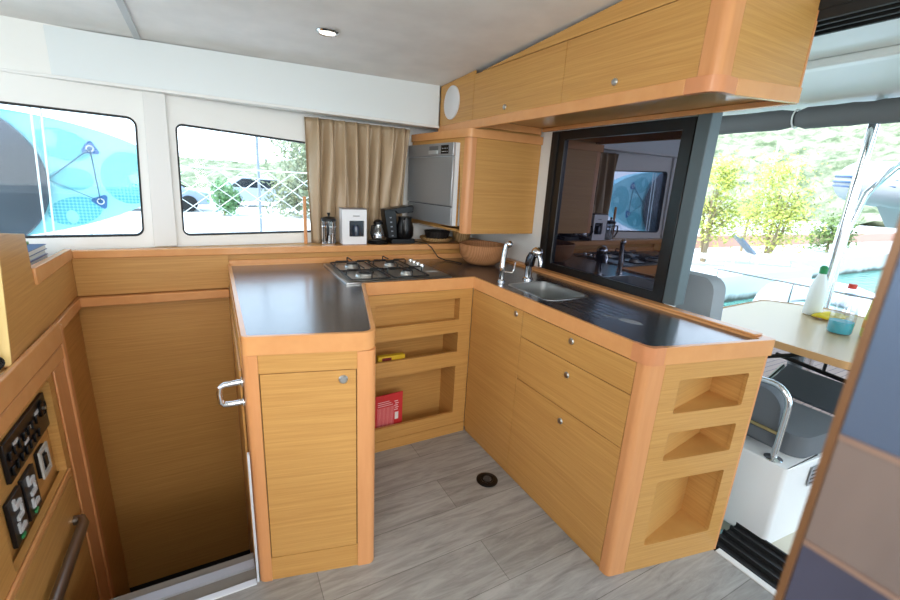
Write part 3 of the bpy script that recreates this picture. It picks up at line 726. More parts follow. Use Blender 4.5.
# ------------------------------------------------------------------ woven bowl and basket
def weave(name, ca, cb, sc=70):
    m, nt, b = new_mat(name)
    tc = nt.nodes.new('ShaderNodeTexCoord')
    w1_ = nt.nodes.new('ShaderNodeTexWave'); w1_.bands_direction = 'Z'; w1_.inputs['Scale'].default_value = sc * .4; w1_.inputs['Distortion'].default_value = 1.5
    w2_ = nt.nodes.new('ShaderNodeTexWave'); w2_.bands_direction = 'X'; w2_.inputs['Scale'].default_value = sc * .25; w2_.inputs['Distortion'].default_value = 1
    nt.links.new(tc.outputs['Object'], w1_.inputs['Vector']); nt.links.new(tc.outputs['Object'], w2_.inputs['Vector'])
    mu = nt.nodes.new('ShaderNodeMath'); mu.operation = 'MULTIPLY'
    nt.links.new(w1_.outputs['Fac'], mu.inputs[0]); nt.links.new(w2_.outputs['Fac'], mu.inputs[1])
    r = nt.nodes.new('ShaderNodeValToRGB'); r.color_ramp.elements[0].color = L(ca); r.color_ramp.elements[1].color = L(cb)
    nt.links.new(mu.outputs[0], r.inputs[0]); nt.links.new(r.outputs[0], b.inputs['Base Color'])
    bp = nt.nodes.new('ShaderNodeBump'); bp.inputs['Distance'].default_value = 0.003; bp.inputs['Strength'].default_value = .6
    nt.links.new(mu.outputs[0], bp.inputs['Height']); nt.links.new(bp.outputs[0], b.inputs['Normal']); b.inputs['Roughness'].default_value = .6
    return m
bc = (1.46, 2.235)
t = thing('woven_bowl', 'round brown woven bowl standing in the worktop corner under the dishwasher cabinet', 'bowl', (bc[0], bc[1], 0.915))
pr = [(0.055, 0.001), (0.085, 0.006), (0.118, 0.03), (0.138, 0.065), (0.145, 0.105), (0.146, 0.125), (0.139, 0.125), (0.137, 0.105), (0.13, 0.068), (0.11, 0.036), (0.08, 0.014), (0.0, 0.012)]
WV = weave('brown_wicker', (168, 112, 68), (212, 152, 104), 110)
MB().lathe(pr, (bc[0], bc[1], 0.9155), Z, 40).build('bowl', WV, t)
m = MB(); m.tube([(bc[0] + 0.1425 * math.cos(a), bc[1] + 0.1425 * math.sin(a), 1.041) for a in [2 * PI * i / 36 for i in range(36)]], .0055, 8, closed=True); m.build('rim', WV, t)
t = thing('woven_tray', 'pale woven cane tray on the ledge under the dishwasher', 'tray', (1.33, 2.585, 1.0125))
WV2 = weave('pale_cane', (150, 112, 66), (214, 180, 128), 90)
MB().lathe([(0.08, 0.0), (0.103, 0.010), (0.110, 0.026), (0.104, 0.026), (0.097, 0.012), (0.0, 0.006)], (1.33, 2.625, 1.0055), Z, 36).build('tray', WV2, t)
m = MB(); m.tube([(1.33 + 0.108 * math.cos(a), 2.625 + 0.108 * math.sin(a), 1.0325 + .003 * math.sin(a * 24)) for a in [2 * PI * i / 96 for i in range(96)]], .006, 6, closed=True); m.build('rim', WV2, t)
o = MB().lathe([(0.06, 0), (0.078, 0.02), (0.090, 0.058), (0.085, 0.058), (0.074, 0.024), (0, 0.008)], (1.335, 2.625, 1.0205), Z, 28).build('dark_basket', weave('dark_wicker', (28, 24, 22), (66, 56, 50)))
tag(o, 'small dark brown wicker basket sitting in the pale cane tray', 'basket')
o = MB().lathe([(0.05, 0), (0.06, 0.03), (0.068, 0.08), (0.064, 0.08), (0.05, 0.03), (0, 0.01)], (1.525, 2.615, 1.0055), Z, 28).build('cane_basket', WV2)
tag(o, 'pale cane basket on the ledge behind the brown bowl', 'basket')

# ------------------------------------------------------------------ curtain
CUR = flat('taupe_satin', (178, 154, 124), 0.38, var=0.06)
t = thing('curtain', 'taupe pleated curtain gathered at the right side of the far window', 'curtain', (0.82, 2.64, 1.0125))
m = MB(); rows = 26; cols = 150
pleat = random.Random(3); ph = [pleat.uniform(-.5, .5) for _ in range(20)]
def cpt(s, v):
    x = 0.484 + s * 0.644 + 0.006 * (1 - v) * (1 - s) - 0.04 * (1 - v) * s
    fr = 8.5
    a = 2 * PI * fr * s + ph[int(s * 10)] * .6 * math.sin(PI * (s * 10 % 1))
    amp = 0.018 + 0.014 * math.sin(PI * min(1, (1 - v) * 1.4)) + 0.004 * math.sin(s * 17)
    y = 2.640 + 0.020 * s + amp * math.sin(a + 0.8 * math.sin(3 * v + s * 9)) + 0.004 * math.sin(2.3 * a)
    x += 0.008 * math.cos(a + v * 2)
    z = 1.0065 + v * (1.712 - 1.0065)
    return (x, y, z)
for layer in (0,):
    vs = []; fs = []
    for j in range(rows + 1):
        for i in range(cols + 1): vs.append(cpt(i / cols, j / rows))
    for j in range(rows):
        for i in range(cols):
            a = j * (cols + 1) + i; fs.append((a, a + 1, a + cols + 2, a + cols + 1))
    m.add(vs, fs)
cu = m.build('fabric', CUR, t, angle=180)
sm = cu.modifiers.new('solid', 'SOLIDIFY'); sm.thickness = 0.0025
m = MB(); m.tube([(0.50, 2.650, 1.7165), (1.13, 2.665, 1.7165)], 0.004, 8); m.build('rod', WHITE, t)
# wooden batten at curtain's left edge
o = MB().box(0.452, 0.470, 2.60, 2.616, 1.0055, 1.28).build('window_batten', TRIMV, bevel=0.004); tag(o, 'slim wooden upright batten at the left edge of the curtain', 'batten')

# ------------------------------------------------------------------ coffee things on the ledge
LZ = 1.0127
t = thing('coffee_press', 'glass coffee press with chrome frame, leftmost item on the ledge', 'coffee press', (0.585, 2.55, LZ))
cx, cy = 0.580, 2.535
MB().lathe([(0.036, 0.008), (0.038, 0.01), (0.038, 0.135), (0.0365, 0.135), (0.0365, 0.012), (0, 0.012)], (cx, cy, LZ), Z, 24).build('beaker', CLEAR, t)
m = MB().lathe([(0.041, 0), (0.042, 0.008), (0.034, 0.009)], (cx, cy, LZ), Z, 24)
for a in (0.3, 1.9, 3.4, 5.0): m.tube([(cx + .041 * math.cos(a), cy + .041 * math.sin(a), LZ + .005), (cx + .041 * math.cos(a), cy + .041 * math.sin(a), LZ + .13)], .003, 6)
m.lathe([(0.0405, 0.10), (0.0425, 0.102), (0.0425, 0.108), (0.0405, 0.11)], (cx, cy, LZ), Z, 24, closed=True)
m.build('frame', CHROME, t)
MB().lathe([(0.043, 0.135), (0.043, 0.150), (0.03, 0.158), (0.006, 0.162), (0.006, 0.170), (0.010, 0.175), (0.008, 0.183), (0, 0.184)], (cx, cy, LZ), Z, 24).build('lid', BLACK, t)
MB().tube([(cx - .02, cy - .037, LZ + .12), (cx - .02, cy - .060, LZ + .118), (cx - .02, cy - .064, LZ + .07), (cx - .02, cy - .039, LZ + .025)], .006, 8).build('handle', BLACK, t)
MB().tube([(cx, cy, LZ + .02), (cx, cy, LZ + .135)], .003, 8).build('plunger_rod', STEEL, t)

t = thing('white_coffee_maker', 'white compact coffee machine with dark window on the ledge', 'coffee machine', (0.725, 2.56, LZ))
WP = flat('white_plastic', (238, 238, 240), 0.25)
x0, x1, y0, y1 = 0.652, 0.800, 2.512, 2.588
MB().plate(rect(x0, x1, LZ, LZ + 0.205, .004), [rect(x0 + .043, x1 - .015, LZ + .045, LZ + .140, .006)], (0, y0, 0), X, Z, Y, 0, 0.02).build('front', WP, t, bevel=0.002)
MB().plate(rect(x0, x1, y0 + 0.0205, y1, 0.012), [], (0, 0, LZ), X, Y, Z, 0, 0.205).build('body', WP, t, bevel=0.003)
MB().box(x0 + .044, x1 - .016, y0 + 0.013, y0 + 0.0195, LZ + .046, LZ + .139).build('window', flat('dark_blue_window', (26, 30, 42), 0.12), t)
MB().lathe([(0.017, 0), (0.017, 0.05), (0.014, 0.062), (0, 0.063)], (x0 + .085, y0 + .004, LZ + .052), Z, 16).build('pot', flat('dark_glass_pot', (44, 56, 74), 0.1), t)
MB().box(x0 - .001, x1 + .001, y0 - .001, y1, LZ + 0.2055, LZ + 0.212).build('lid', flat('grey_lid', (120, 112, 110), .3), t, bevel=0.002)
MB().box(x0 + .065, x0 + .105, y0 - .0006, y0 - .0001, LZ + .165, LZ + .170).build('badge', flat('grey_badge', (130, 130, 132), .5), t)

t = thing('glass_carafe_warmer', 'small glass coffee carafe on a black round warmer base', 'carafe', (0.885, 2.55, LZ))
cx, cy = 0.882, 2.540
MB().lathe([(0.062, 0), (0.064, 0.012), (0.056, 0.020), (0, 0.021)], (cx, cy, LZ), Z, 28).build('base', BLACK, t)
MB().lathe([(0.030, 0.022), (0.042, 0.03), (0.045, 0.055), (0.036, 0.085), (0.027, 0.11), (0.027, 0.118), (0.025, 0.118), (0.025, 0.11), (0.034, 0.084), (0.043, 0.055), (0.04, 0.032), (0, 0.024)], (cx, cy, LZ), Z, 28).build('glass', CLEAR, t)
MB().lathe([(0.0435, 0.040), (0.0455, 0.040), (0.0455, 0.047), (0.0435, 0.047)], (cx, cy, LZ), Z, 24, closed=True).build('band', CHROME, t)
MB().lathe([(0.0265, 0.1185), (0.03, 0.12), (0.03, 0.132), (0.02, 0.142), (0.008, 0.147), (0, 0.148)], (cx, cy, LZ), Z, 24).build('lid', BLACK, t)
MB().tube([(cx - .026, cy - .02, LZ + .115), (cx - .052, cy - .04, LZ + .112), (cx - .062, cy - .048, LZ + .07), (cx - .045, cy - .034, LZ + .035)], .006, 8).build('handle', BLACK, t)

t = thing('drip_coffee_maker', 'black drip coffee maker with slanted top on the ledge', 'coffee machine', (1.04, 2.56, LZ))
MB().plate([(0.955, LZ), (1.115, LZ), (1.115, LZ + .03), (0.955, LZ + .03)], [], (0, 2.495, 0), X, Z, Y, 0, 0.105).build('base', BLACK, t, bevel=0.006)
MB().plate([(0.945, LZ + .0305), (1.005, LZ + .0305), (0.992, LZ + .222), (0.915, LZ + .208), (0.918, LZ + .17)], [], (0, 2.520, 0), X, Z, Y, 0, 0.08).build('body', BLACK, t, bevel=0.006)
MB().plate([(0.912, LZ + .209), (1.095, LZ + .238), (1.105, LZ + .230), (1.10, LZ + .195), (0.996, LZ + .185), (0.985, LZ + .20)], [], (0, 2.505, 0), X, Z, Y, 0, 0.095).build('top', BLACK, t, bevel=0.004)
m = MB().lathe([(0.045, 0.0), (0.056, 0.02), (0.056, 0.07), (0.042, 0.115), (0.044, 0.135), (0, 0.136)], (1.060, 2.542, LZ + .0305), Z, 28); m.build('jug', BLACK, t)
MB().tube([(1.035, 2.492, LZ + .155), (1.022, 2.475, LZ + .15), (1.020, 2.470, LZ + .10), (1.03, 2.487, LZ + .05)], .008, 8).build('jug_handle', BLACK, t)
for k in range(5): MB().box(0.965 - 0.004 * k, 0.977 - 0.004 * k, 2.5185, 2.5198, LZ + 0.045 + k * .028, LZ + .052 + k * .028).build('gauge_mark', flat('pale_marks_%d' % k, (150, 155, 165), .5), t)
t = thing('electric_kettle', 'black electric kettle beside the drip coffee maker under the cabinet', 'kettle', (1.15, 2.52, LZ))
# power cable
m = MB(); m.tube([(1.115, 2.60, LZ + .006), (1.14, 2.52, LZ + .007), (1.18, 2.475, LZ + .006), (1.21, 2.452, 0.995), (1.245, 2.42, 0.935), (1.28, 2.38, 0.920), (1.31, 2.33, 0.9195), (1.33, 2.26, 0.9195)], .0035, 8)
o = m.build('power_cable', BLACK); tag(o, 'black power cable trailing from the coffee machine down to the worktop', 'cable')
bpy.data.objects.remove(bpy.data.objects['electric_kettle'])

# ------------------------------------------------------------------ dishwasher cabinet
t = thing('dishwasher_cabinet', 'oak wall cabinet with rounded corner post housing the small dishwasher', 'cabinet', (1.5, 2.4, 1.11))
A = Vector((1.245, 2.110)); Bv = Vector((1.185, 2.745))
du = (Bv - A).normalized(); dn = Vector((-du.y, du.x)); dn = dn if dn.x < 0 else -dn
d3 = Vector((du.x, du.y, 0)); dn3 = Vector((dn.x, dn.y, 0)); A3 = Vector((A.x, A.y, 0))
LW = (Bv - A).length
zb, zt = 1.122, 1.612
MB().box(1.292, 1.742, 2.110, 2.124, zb, 1.645).build('side_panel', OAK, t)
MB().slab(rnd([tuple(A + Vector((0.046, 0.0))), tuple(A), tuple(A + du * 0.046), tuple(A + du * 0.046 + Vector((.02, 0))), tuple(A + Vector((0.046, 0.02)))], [0, .03, 0, 0, 0], 8), zb, 1.645).build('corner_post', TRIMV, t)
MB().plate(rect(0.0465, LW, zb, 1.645), [rect(0.086, 0.640, 1.155, 1.622)], A3, d3, Z, -dn3, 0.0, 0.012).build('front_frame', OAK, t)
MB().slab([tuple(A + Vector((.02, .02))), (1.742, 2.13), (1.742, 2.72), (1.22, 2.68)], zb + 0.001, zb + 0.015).build('bottom_panel', OAK, t)
TT = rnd([tuple(A + dn * 0.010 + Vector((0, -0.012))), tuple(Bv + dn * 0.010), tuple(Bv + Vector((0.08, 0.0))), (1.742, 2.74), (1.742, 2.098)], [.03, 0, 0, 0, 0], 6)
MB().slab(TT, 1.6455, 1.690).build('top_trim', TRIM, t, bevel=0.004)
MB().box(1.30, 1.742, 2.1255, 2.14, 1.6905, 1.7368).build('top_filler', OAK, t)
MB().box(1.29, 1.721, 2.0965, 2.110, 1.7005, 1.7368).build('top_fillet', TRIM, t)
# dishwasher
t = thing('dishwasher', 'small silver front dishwasher built into the corner wall cabinet', 'dishwasher', (1.3, 2.45, 1.157))
dsil = flat('silver_dishwasher', (168, 170, 172), 0.35, 0.6)
D = lambda a, dp: A3 + d3 * a + dn3 * dp
def dbox(a0, a1, z0, z1, p0, p1, name, mat, parent, bev=0.0):
    return MB().obox(D(a0, p0) + Z * z0, d3 * (a1 - a0), dn3 * (p1 - p0), Z * (z1 - z0)).build(name, mat, parent, bevel=bev)
dbox(0.0885, 0.6125, 1.158, 1.619, -0.05, 0.026, 'body', flat('white_dishwasher_side', (228, 230, 232), .35), t)
dbox(0.089, 0.612, 1.158, 1.262, 0.0265, 0.038, 'kickplate', dsil, t, .002)
dr = dbox(0.089, 0.612, 1.269, 1.543, 0.0265, 0.042, 'door', dsil, t, .004)
cp = dbox(0.089, 0.612, 1.547, 1.619, 0.0265, 0.044, 'control_panel', dsil, t, .004)
dbox(0.135, 0.215, 1.560, 1.606, 0.0442, 0.0452, 'display', flat('black_display', (16, 16, 18), .2), t)
for k in range(4):
    for j in range(2): dbox(0.143 + k * .017, 0.153 + k * .017, 1.570 + j * .017, 1.573 + j * .017, 0.0453, 0.0457, 'display_mark', LBL, t)
dbox(0.245, 0.345, 1.558, 1.580, 0.0442, 0.052, 'handle_lip', flat('pale_silver_handle', (196, 198, 198), .3, .5), t, .003)
dbox(0.245, 0.345, 1.581, 1.604, 0.0442, 0.0448, 'handle_recess', flat('dark_silver_recess', (120, 122, 124), .4, .4), t)
m = MB(); m.tube([tuple(D(0.092, 0.029) + Z * 1.2655), tuple(D(0.16, 0.031) + Z * 1.2655), tuple(D(0.608, 0.029) + Z * 1.2655)], .0022, 6); m.build('door_seal', BLACK, t)
o = MB().box(1.60, 1.69, 2.762, 2.775, 1.03, 1.10).build('socket', BLACK, bevel=0.004); tag(o, 'black wall socket on the white wall under the dishwasher cabinet', 'socket')

# ------------------------------------------------------------------ upper cabinets
UX = 1.28
t = thing('upper_cabinet', 'long oak overhead cabinet with two flap doors above the sink', 'cabinet', (1.5, 1.7, 1.70))
MB().box(UX + 0.013, UX + 0.02, 0.88, 2.552, 1.74, 1.95).build('carcass', SEAM, t)
def upfront(name, pts):
    return MB().plate(pts, [], (UX, 0, 0), Y, Z, X, 0.0, 0.012).build(name, OAK, t, bevel=0.001)
zt_ = lambda y: cz(UX, y) - 0.004
sp = upfront('speaker_panel', [(2.159, 1.737), (2.552, 1.737), (2.552, zt_(2.552)), (2.159, zt_(2.159))])
f1 = upfront('door', [(1.459, 1.737), (2.156, 1.737), (2.156, 1.966), (1.459, 1.966)]); knob(f1, (UX, 1.853, 1.769), -X, .0125)
f2 = upfront('door', [(0.880, 1.737), (1.456, 1.737), (1.456, 1.966), (0.880, 1.966)]); knob(f2, (UX, 1.187, 1.774), -X, .0125)
upfront('filler_panel', [(0.880, 1.969), (2.09, 1.969), (0.880, zt_(0.880))])
MB().lathe([(0.092, 0), (0.092, 0.006), (0.086, 0.009), (0, 0.009)], (UX - 0.0002, 2.40, 1.855), -X, 40).build('speaker_grille', flat('white_grille', (226, 226, 228), .7, bump=.6, bscale=500), sp)
# corner post, end panel
MB().slab(rnd([(UX, 0.878), (UX, 0.818), (1.345, 0.818), (1.345, 0.84), (UX + .022, 0.878)], [0, .05, 0, 0, 0], 8), 1.737, 2.045).build('corner_post', TRIMV, t)
MB().plate([(1.346, 1.738), (1.732, 1.7645), (1.732, 2.045), (1.346, 2.045)], [], (0, 0.818, 0), X, Z, Y, 0, 0.014).build('end_panel', OAK, t)
MB().box(1.7325, 1.742, 0.816, 0.834, 1.716, 2.045).build('edge_trim', TRIMV, t)
MB().slab([(UX + .021, .86), (1.74, .833), (1.74, 2.105), (UX + .021, 2.105)], 1.7372, 1.742).build('bottom_board', flat('soffit_laminate', (200, 160, 104), .22), t)
ring_o = rnd([(UX - 0.012, 2.552), (UX - 0.012, 0.806), (1.7315, 0.806), (1.7315, 2.095), (1.29, 2.095)], [0, .055, 0, 0, 0], 6)
MB().slab([(UX - 0.012, 2.552), (UX - 0.012, 0.905), (UX + 0.008, 0.905), (UX + 0.008, 2.552)], 1.692, 1.7365).build('front_trim', TRIM, t, bevel=0.003)
MB().slab(rnd([(UX - 0.012, 0.904), (UX - 0.012, 0.806), (1.365, 0.806), (1.365, 0.824), (UX + 0.03, .826), (UX + 0.008, .85), (UX + 0.008, 0.904)], [0, .058, 0, 0, .01, .01, 0], 8), 1.692, 1.7365).build('corner_trim', CHAMFER, t, bevel=0.002)
MB().plate([(1.3655, 1.692), (1.7315, 1.7165), (1.7315, 1.7635), (1.3655, 1.7370)], [], (0, 0.806, 0), X, Z, Y, 0, 0.018).build('end_trim', TRIM, t, bevel=0.003)
MB().box(1.722, 1.743, 0.836, 2.095, 1.716, 1.7365).build('rear_trim', TRIM, t, bevel=0.003)

# ceiling spotlight
t = thing('ceiling_spotlight', 'round recessed chrome ceiling spotlight', 'spotlight', (0.475, 2.03, cz(.475, 2.03)))
zc = cz(.475, 2.03) - 0.001
MB().lathe([(0.048, 0), (0.048, 0.004), (0.040, 0.010), (0.034, 0.008), (0.034, 0.003)], (0.475, 2.03, zc), -Z, 32).build('bezel', CHROME, t)
MB().lathe([(0.0335, 0.0035), (0.03, 0.006), (0, 0.0065)], (0.475, 2.03, zc), -Z, 24).build('lens', flat('lit_lens', (255, 250, 240), .3, emit=1.6), t)

# ------------------------------------------------------------------ near panel at right edge, the view in its gloss painted as bands
def view_tones():  # grey noise paints in streaks of reflected light
    m = bpy.data.materials.new('painted_view_band'); m.use_nodes = True; nt = m.node_tree; b = nt.nodes['Principled BSDF']
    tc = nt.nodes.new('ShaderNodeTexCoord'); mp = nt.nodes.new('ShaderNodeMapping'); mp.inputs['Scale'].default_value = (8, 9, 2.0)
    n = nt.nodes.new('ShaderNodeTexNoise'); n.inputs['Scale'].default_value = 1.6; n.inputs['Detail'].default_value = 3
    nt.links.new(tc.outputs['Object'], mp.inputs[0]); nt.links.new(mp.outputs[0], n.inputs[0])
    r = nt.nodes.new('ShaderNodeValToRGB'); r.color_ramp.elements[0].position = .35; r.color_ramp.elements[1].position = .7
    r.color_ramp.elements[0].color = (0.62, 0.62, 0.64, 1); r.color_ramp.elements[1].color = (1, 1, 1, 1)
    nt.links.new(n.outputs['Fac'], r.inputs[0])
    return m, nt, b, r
def view_band_mat(name, rgb, rough=.25, metal=0.25):
    m, nt, b, r = view_tones(); m.name = name
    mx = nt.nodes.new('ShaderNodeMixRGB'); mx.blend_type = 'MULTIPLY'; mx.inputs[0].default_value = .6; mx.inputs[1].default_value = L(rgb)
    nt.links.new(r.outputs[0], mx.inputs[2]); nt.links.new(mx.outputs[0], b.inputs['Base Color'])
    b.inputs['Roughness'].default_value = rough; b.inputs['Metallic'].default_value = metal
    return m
t = thing('near_banded_panel', 'blurred glossy panel with painted view bands and bronze edge close at the right of the frame', 'door leaf', (0.46, -0.2, 0.0))
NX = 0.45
MB().box(NX, NX + 0.010, -0.55, 0.117, 1.212, 1.62).build('upper_view_band', view_band_mat('blue_grey_view_band', (84, 100, 124)), t)  # band colours paint in the view showing in the panel's gloss
MB().box(NX, NX + 0.010, -0.55, 0.117, 1.103, 1.206).build('middle_view_band', view_band_mat('pinkish_grey_view_band', (128, 114, 108)), t)
MB().box(NX, NX + 0.010, -0.55, 0.117, 0.002, 1.097).build('lower_view_band', view_band_mat('dark_blue_grey_view_band', (72, 74, 92)), t)
BR = flat('pale_view_line', (140, 114, 100), .35, .3)  # painted edge lines of that mirrored view, not joints
MB().box(NX - 0.0015, NX + 0.0115, -0.55, 0.117, 1.2065, 1.2115).build('view_line', BR, t)
MB().box(NX - 0.0015, NX + 0.0115, -0.55, 0.117, 1.0975, 1.1025).build('view_line', BR, t)
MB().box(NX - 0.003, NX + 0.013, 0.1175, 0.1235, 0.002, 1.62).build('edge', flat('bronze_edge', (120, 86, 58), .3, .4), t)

# ------------------------------------------------------------------ cockpit outside
CG = flat('grey_cushion', (98, 102, 106), 0.85, bump=.3, bscale=200)
CGL = flat('light_grey_cushion', (150, 156, 160), 0.85, bump=.2, bscale=150)
def teak():
    m, nt, b = new_mat('teak_deck')
    tc = nt.nodes.new('ShaderNodeTexCoord'); w = nt.nodes.new('ShaderNodeTexBrick'); w.inputs['Scale'].default_value = 1; w.inputs['Brick Width'].default_value = 3; w.inputs['Row Height'].default_value = .055; w.inputs['Mortar Size'].default_value = .003
    w.inputs['Color1'].default_value = L((150, 120, 100)); w.inputs['Color2'].default_value = L((134, 104, 88)); w.inputs['Mortar'].default_value = L((70, 50, 44))
    nt.links.new(tc.outputs['Object'], w.inputs[0]); nt.links.new(w.outputs[0], b.inputs['Base Color']); b.inputs['Roughness'].default_value = .6
    return m
S(MB().box(1.966, 2.5, -3.0, 4.2, -0.09, -0.03), 'floor_cockpit', flat('cream_deck', (214, 206, 186), .6))
S(MB().box(2.501, 5.2, -3.0, 4.2, -0.09, -0.03), 'floor_cockpit', teak())
S(MB().slab([(1.80, -3.0), (4.1, -3.0), (4.1, 4.4), (1.80, 4.4)], 2.075, 2.14), 'ceiling_cockpit', flat('hardtop_white', (236, 236, 232), .35))
S(MB().box(2.62, 2.70, -3.0, 4.4, 2.035, 2.0745), 'trim_15', flat('hardtop_rib', (244, 244, 240), .3), bevel=.01)
S(MB().box(2.05, 2.42, -3.0, 4.4, 2.055, 2.0745), 'trim_16', WHITE, bevel=.006)
# bright strip lamp under the hardtop? (a skylight slot)
def roll(y0, y1, lab):
    m = MB(); N2 = 30; path = [(3.76, y0 + (y1 - y0) * i / N2, 1.985) for i in range(N2 + 1)]
    rr = [0.072 + 0.008 * noise.noise(Vector((i * .7, y0, 0))) for i in range(N2 + 1)]; rr[0] = rr[-1] = 0.055
    m.tube(path, rr, 14); o_ = m.build('awning_roll', flat('grey_canvas', (104, 105, 106), .8, bump=.5, bscale=12)); tag(o_, lab, 'awning', 'rolled cockpit awnings'); return o_
roll(1.755, 4.3, 'rolled grey canvas awning left of the white tie, under the hardtop edge')
roll(0.2, 1.730, 'rolled grey canvas awning right of the white tie, under the hardtop edge')
m = MB(); m.tube([(3.76 + .062 * math.cos(a), 1.7425, 1.985 + .062 * math.sin(a)) for a in [2 * PI * i / 20 for i in range(20)]], .006, 6, closed=True); o = m.build('awning_tie', WHITE); tag(o, 'white cord tie between the two grey awning rolls', 'cord')

# seat base and cushions
t = thing('outdoor_bench', 'white moulded cockpit seat base with grey seat and back cushions', 'bench', (2.25, 1.1, -0.03))
m = MB(); base = rnd([(1.955, 1.75), (1.950, 0.622), (2.47, 0.585), (2.47, 1.75)], [0, .02, .05, 0], 5)
m.slab(base, -0.029, 0.355); m.build('base', WHITE, t, bevel=.004, seg=1)
m = MB(); m.slab(rnd([(2.07, 1.70), (2.07, 0.635), (2.44, 0.600), (2.44, 1.70)], [0, .06, .06, 0], 6), 0.356, 0.455); m.build('seat_cushion', CG, t, bevel=.03, seg=4)
m = MB(); m.plate(rnd([(0.70, 0.40), (1.70, 0.40), (1.70, 0.635), (0.72, 0.635)], [.03, .0, .0, .09], 7), [], (1.998, 0, 0), Y, Z, X, 0, .065); m.build('back_cushion', CG, t, bevel=.02, seg=3)
MB().obox((2.13, 0.6030, 0.235), (0.07, -0.0058, 0), (0, -0.003, 0), (0, 0, 0.09)).build('vent_plate', flat('grey_plate', (150, 152, 156), .5), t)
for k in range(4): MB().obox((2.136, 0.5990, 0.247 + k * .020), (0.058, -0.0048, 0), (0, -0.001, 0), (0, 0, 0.006)).build('vent_slot', BLACKM, t)
t = thing('grab_hoop', 'polished steel hoop rail on the white cockpit seat base', 'rail', (1.99, 0.69, 0.356))
arc = [(1.985, 0.690, 0.357), (1.983, 0.688, 0.56)] + [(1.98, 0.688 + .075 * (1 - math.cos(a)), 0.60 + .075 * math.sin(a)) for a in [PI / 2 * i / 6 for i in range(7)]]
arc += [(1.98, 0.80, 0.672), (1.98, 0.88, 0.655), (1.98, 0.96, 0.60), (1.98, 0.98, 0.5), (1.98, 0.98, 0.357)]
m = MB(); m.tube(arc, .0125, 14); m.build('hoop', CHROME, t)
m = MB(); m.tube([(1.984, 0.692, 0.47), (1.984, 0.97, 0.47)], .008, 10); m.build('cross_bar', flat('brassy_bar', (196, 170, 120), .2, .9), t)
for y in (0.690, 0.98): MB().lathe([(0.034, 0), (0.034, .004), (.018, .012)], (1.985, y, 0.3565), Z, 20).build('foot_flange', CHROME, t)
# light grey backrest against the bulkhead
m = MB(); m.plate(rnd([(1.08, 0.68), (1.62, 0.68), (1.62, 1.035), (1.10, 1.035)], [.02, 0, 0, .07], 6), [], (2.02, 0, 0), Y, Z, X, 0, .10)
o = m.build('backrest', CGL, bevel=.02, seg=3); 
for v in o.data.vertices: pass
tag(o, 'light grey padded backrest standing behind the worktop outside', 'backrest')
# table
t = thing('cockpit_table', 'pale wood topped cockpit table with rounded corners, cleaning bottles on it', 'table', (2.98, 1.1, -0.03))
tp = rnd([(2.455, 1.45), (2.455, 0.66), (3.55, 0.64), (3.62, 1.20), (3.42, 1.50)], [.10, .07, .08, .12, .12], 6)
MB().slab(tp, 0.695, 0.7155).build('top', flat('maple_top', (206, 178, 138), .25), t, bevel=.004)
MB().slab(rnd([(2.449, 1.457), (2.449, 0.653), (3.557, 0.633), (3.628, 1.203), (3.425, 1.507)], [.10, .07, .08, .12, .12], 6), 0.683, 0.720, [inset(tp, .0)]).build('edging', flat('maple_edge', (206, 160, 108), .35), t, bevel=.003)
MB().lathe([(0.20, 0), (0.20, .012), (.05, .03), (.04, .05), (.04, .71)], (3.22, 1.15, -0.0295), Z, 24).build('pedestal', flat('dark_pedestal', (70, 74, 78), .3), t)
# folding seat: dark board on black tube frame
t = thing('folding_chair', 'black tube framed chair with dark grey fabric seat beside the cockpit table', 'chair', (3.1, 0.9, -0.014))
DF = flat('dark_grey_fabric', (58, 66, 72), .8)
MB().obox((2.50, 0.67, 0.44), (0.47, 0.10, 0.0), (0.02, 0.33, 0), (0, 0, .014)).build('seat', DF, t, bevel=.004)
m = MB()
for (y, dy) in ((0.66, .10), (1.015, .10)):
    m.tube([(2.53, y, 0.0), (2.51, y, .3), (2.50, y, .43), (2.97, y + dy, .44), (3.02, y + dy, .0)], .011, 8)
m.tube([(2.50, 1.03, .43), (2.50, 1.05, .54), (2.52, 1.055, .575), (2.58, 1.05, .585), (2.95, 0.95, .585), (2.97, 0.90, .585), (2.95, .80, .585), (2.62, 0.67, .585), (2.53, 0.66, .575), (2.50, 0.66, .54), (2.50, .66, .43)], .011, 8)
m.tube([(2.97, 0.76, .44), (2.96, 0.80, .585)], .009, 8)
for zz in (.53, .60): m.tube([(2.86, 1.12, zz), (2.74, 0.62, zz)], .012, 8)
m.tube([(2.80, 0.87, .53), (2.80, 0.87, .60)], .008, 8)
m.tube([(2.53, 0.66, 0.012), (2.53, 1.015, 0.012)], .010, 8)
m.build('frame', BLACK, t)
# bottles and cloth on the table
TZ = 0.7208
def bottle(x, y, prof, bodymat, capmat, capprof, name, lab, cat='bottle', liquid=None):
    t_ = thing(name, lab, cat, (x, y, TZ)); MB().lathe(prof, (x, y, TZ), Z, 24).build('body', bodymat, t_); MB().lathe(capprof, (x, y, TZ), Z, 20).build('cap', capmat, t_)
    if liquid: MB().lathe(liquid[0], (x, y, TZ), Z, 24).build('liquid', liquid[1], t_)
    return t_
GREEN = flat('green_cap', (38, 140, 84), .4); REDC = flat('red_cap', (206, 60, 40), .4)
t_ = thing('cleaner_bottle', 'tall white bottle with green cap on the cockpit table', 'bottle', (3.30, 1.17, TZ))
q_ = [(0.045, 0), (0.048, .01), (.046, .16), (.036, .21), (.022, .25), (.018, .262)]
mm = MB().lathe(q_, (3.30, 1.17, TZ), Z, 24).build('body', flat('white_bottle', (232, 238, 236), .4), t_)
MB().lathe([(0.020, .2625), (0.022, .30), (.012, .312), (0, .313)], (3.30, 1.17, TZ), Z, 20).build('cap', GREEN, t_)
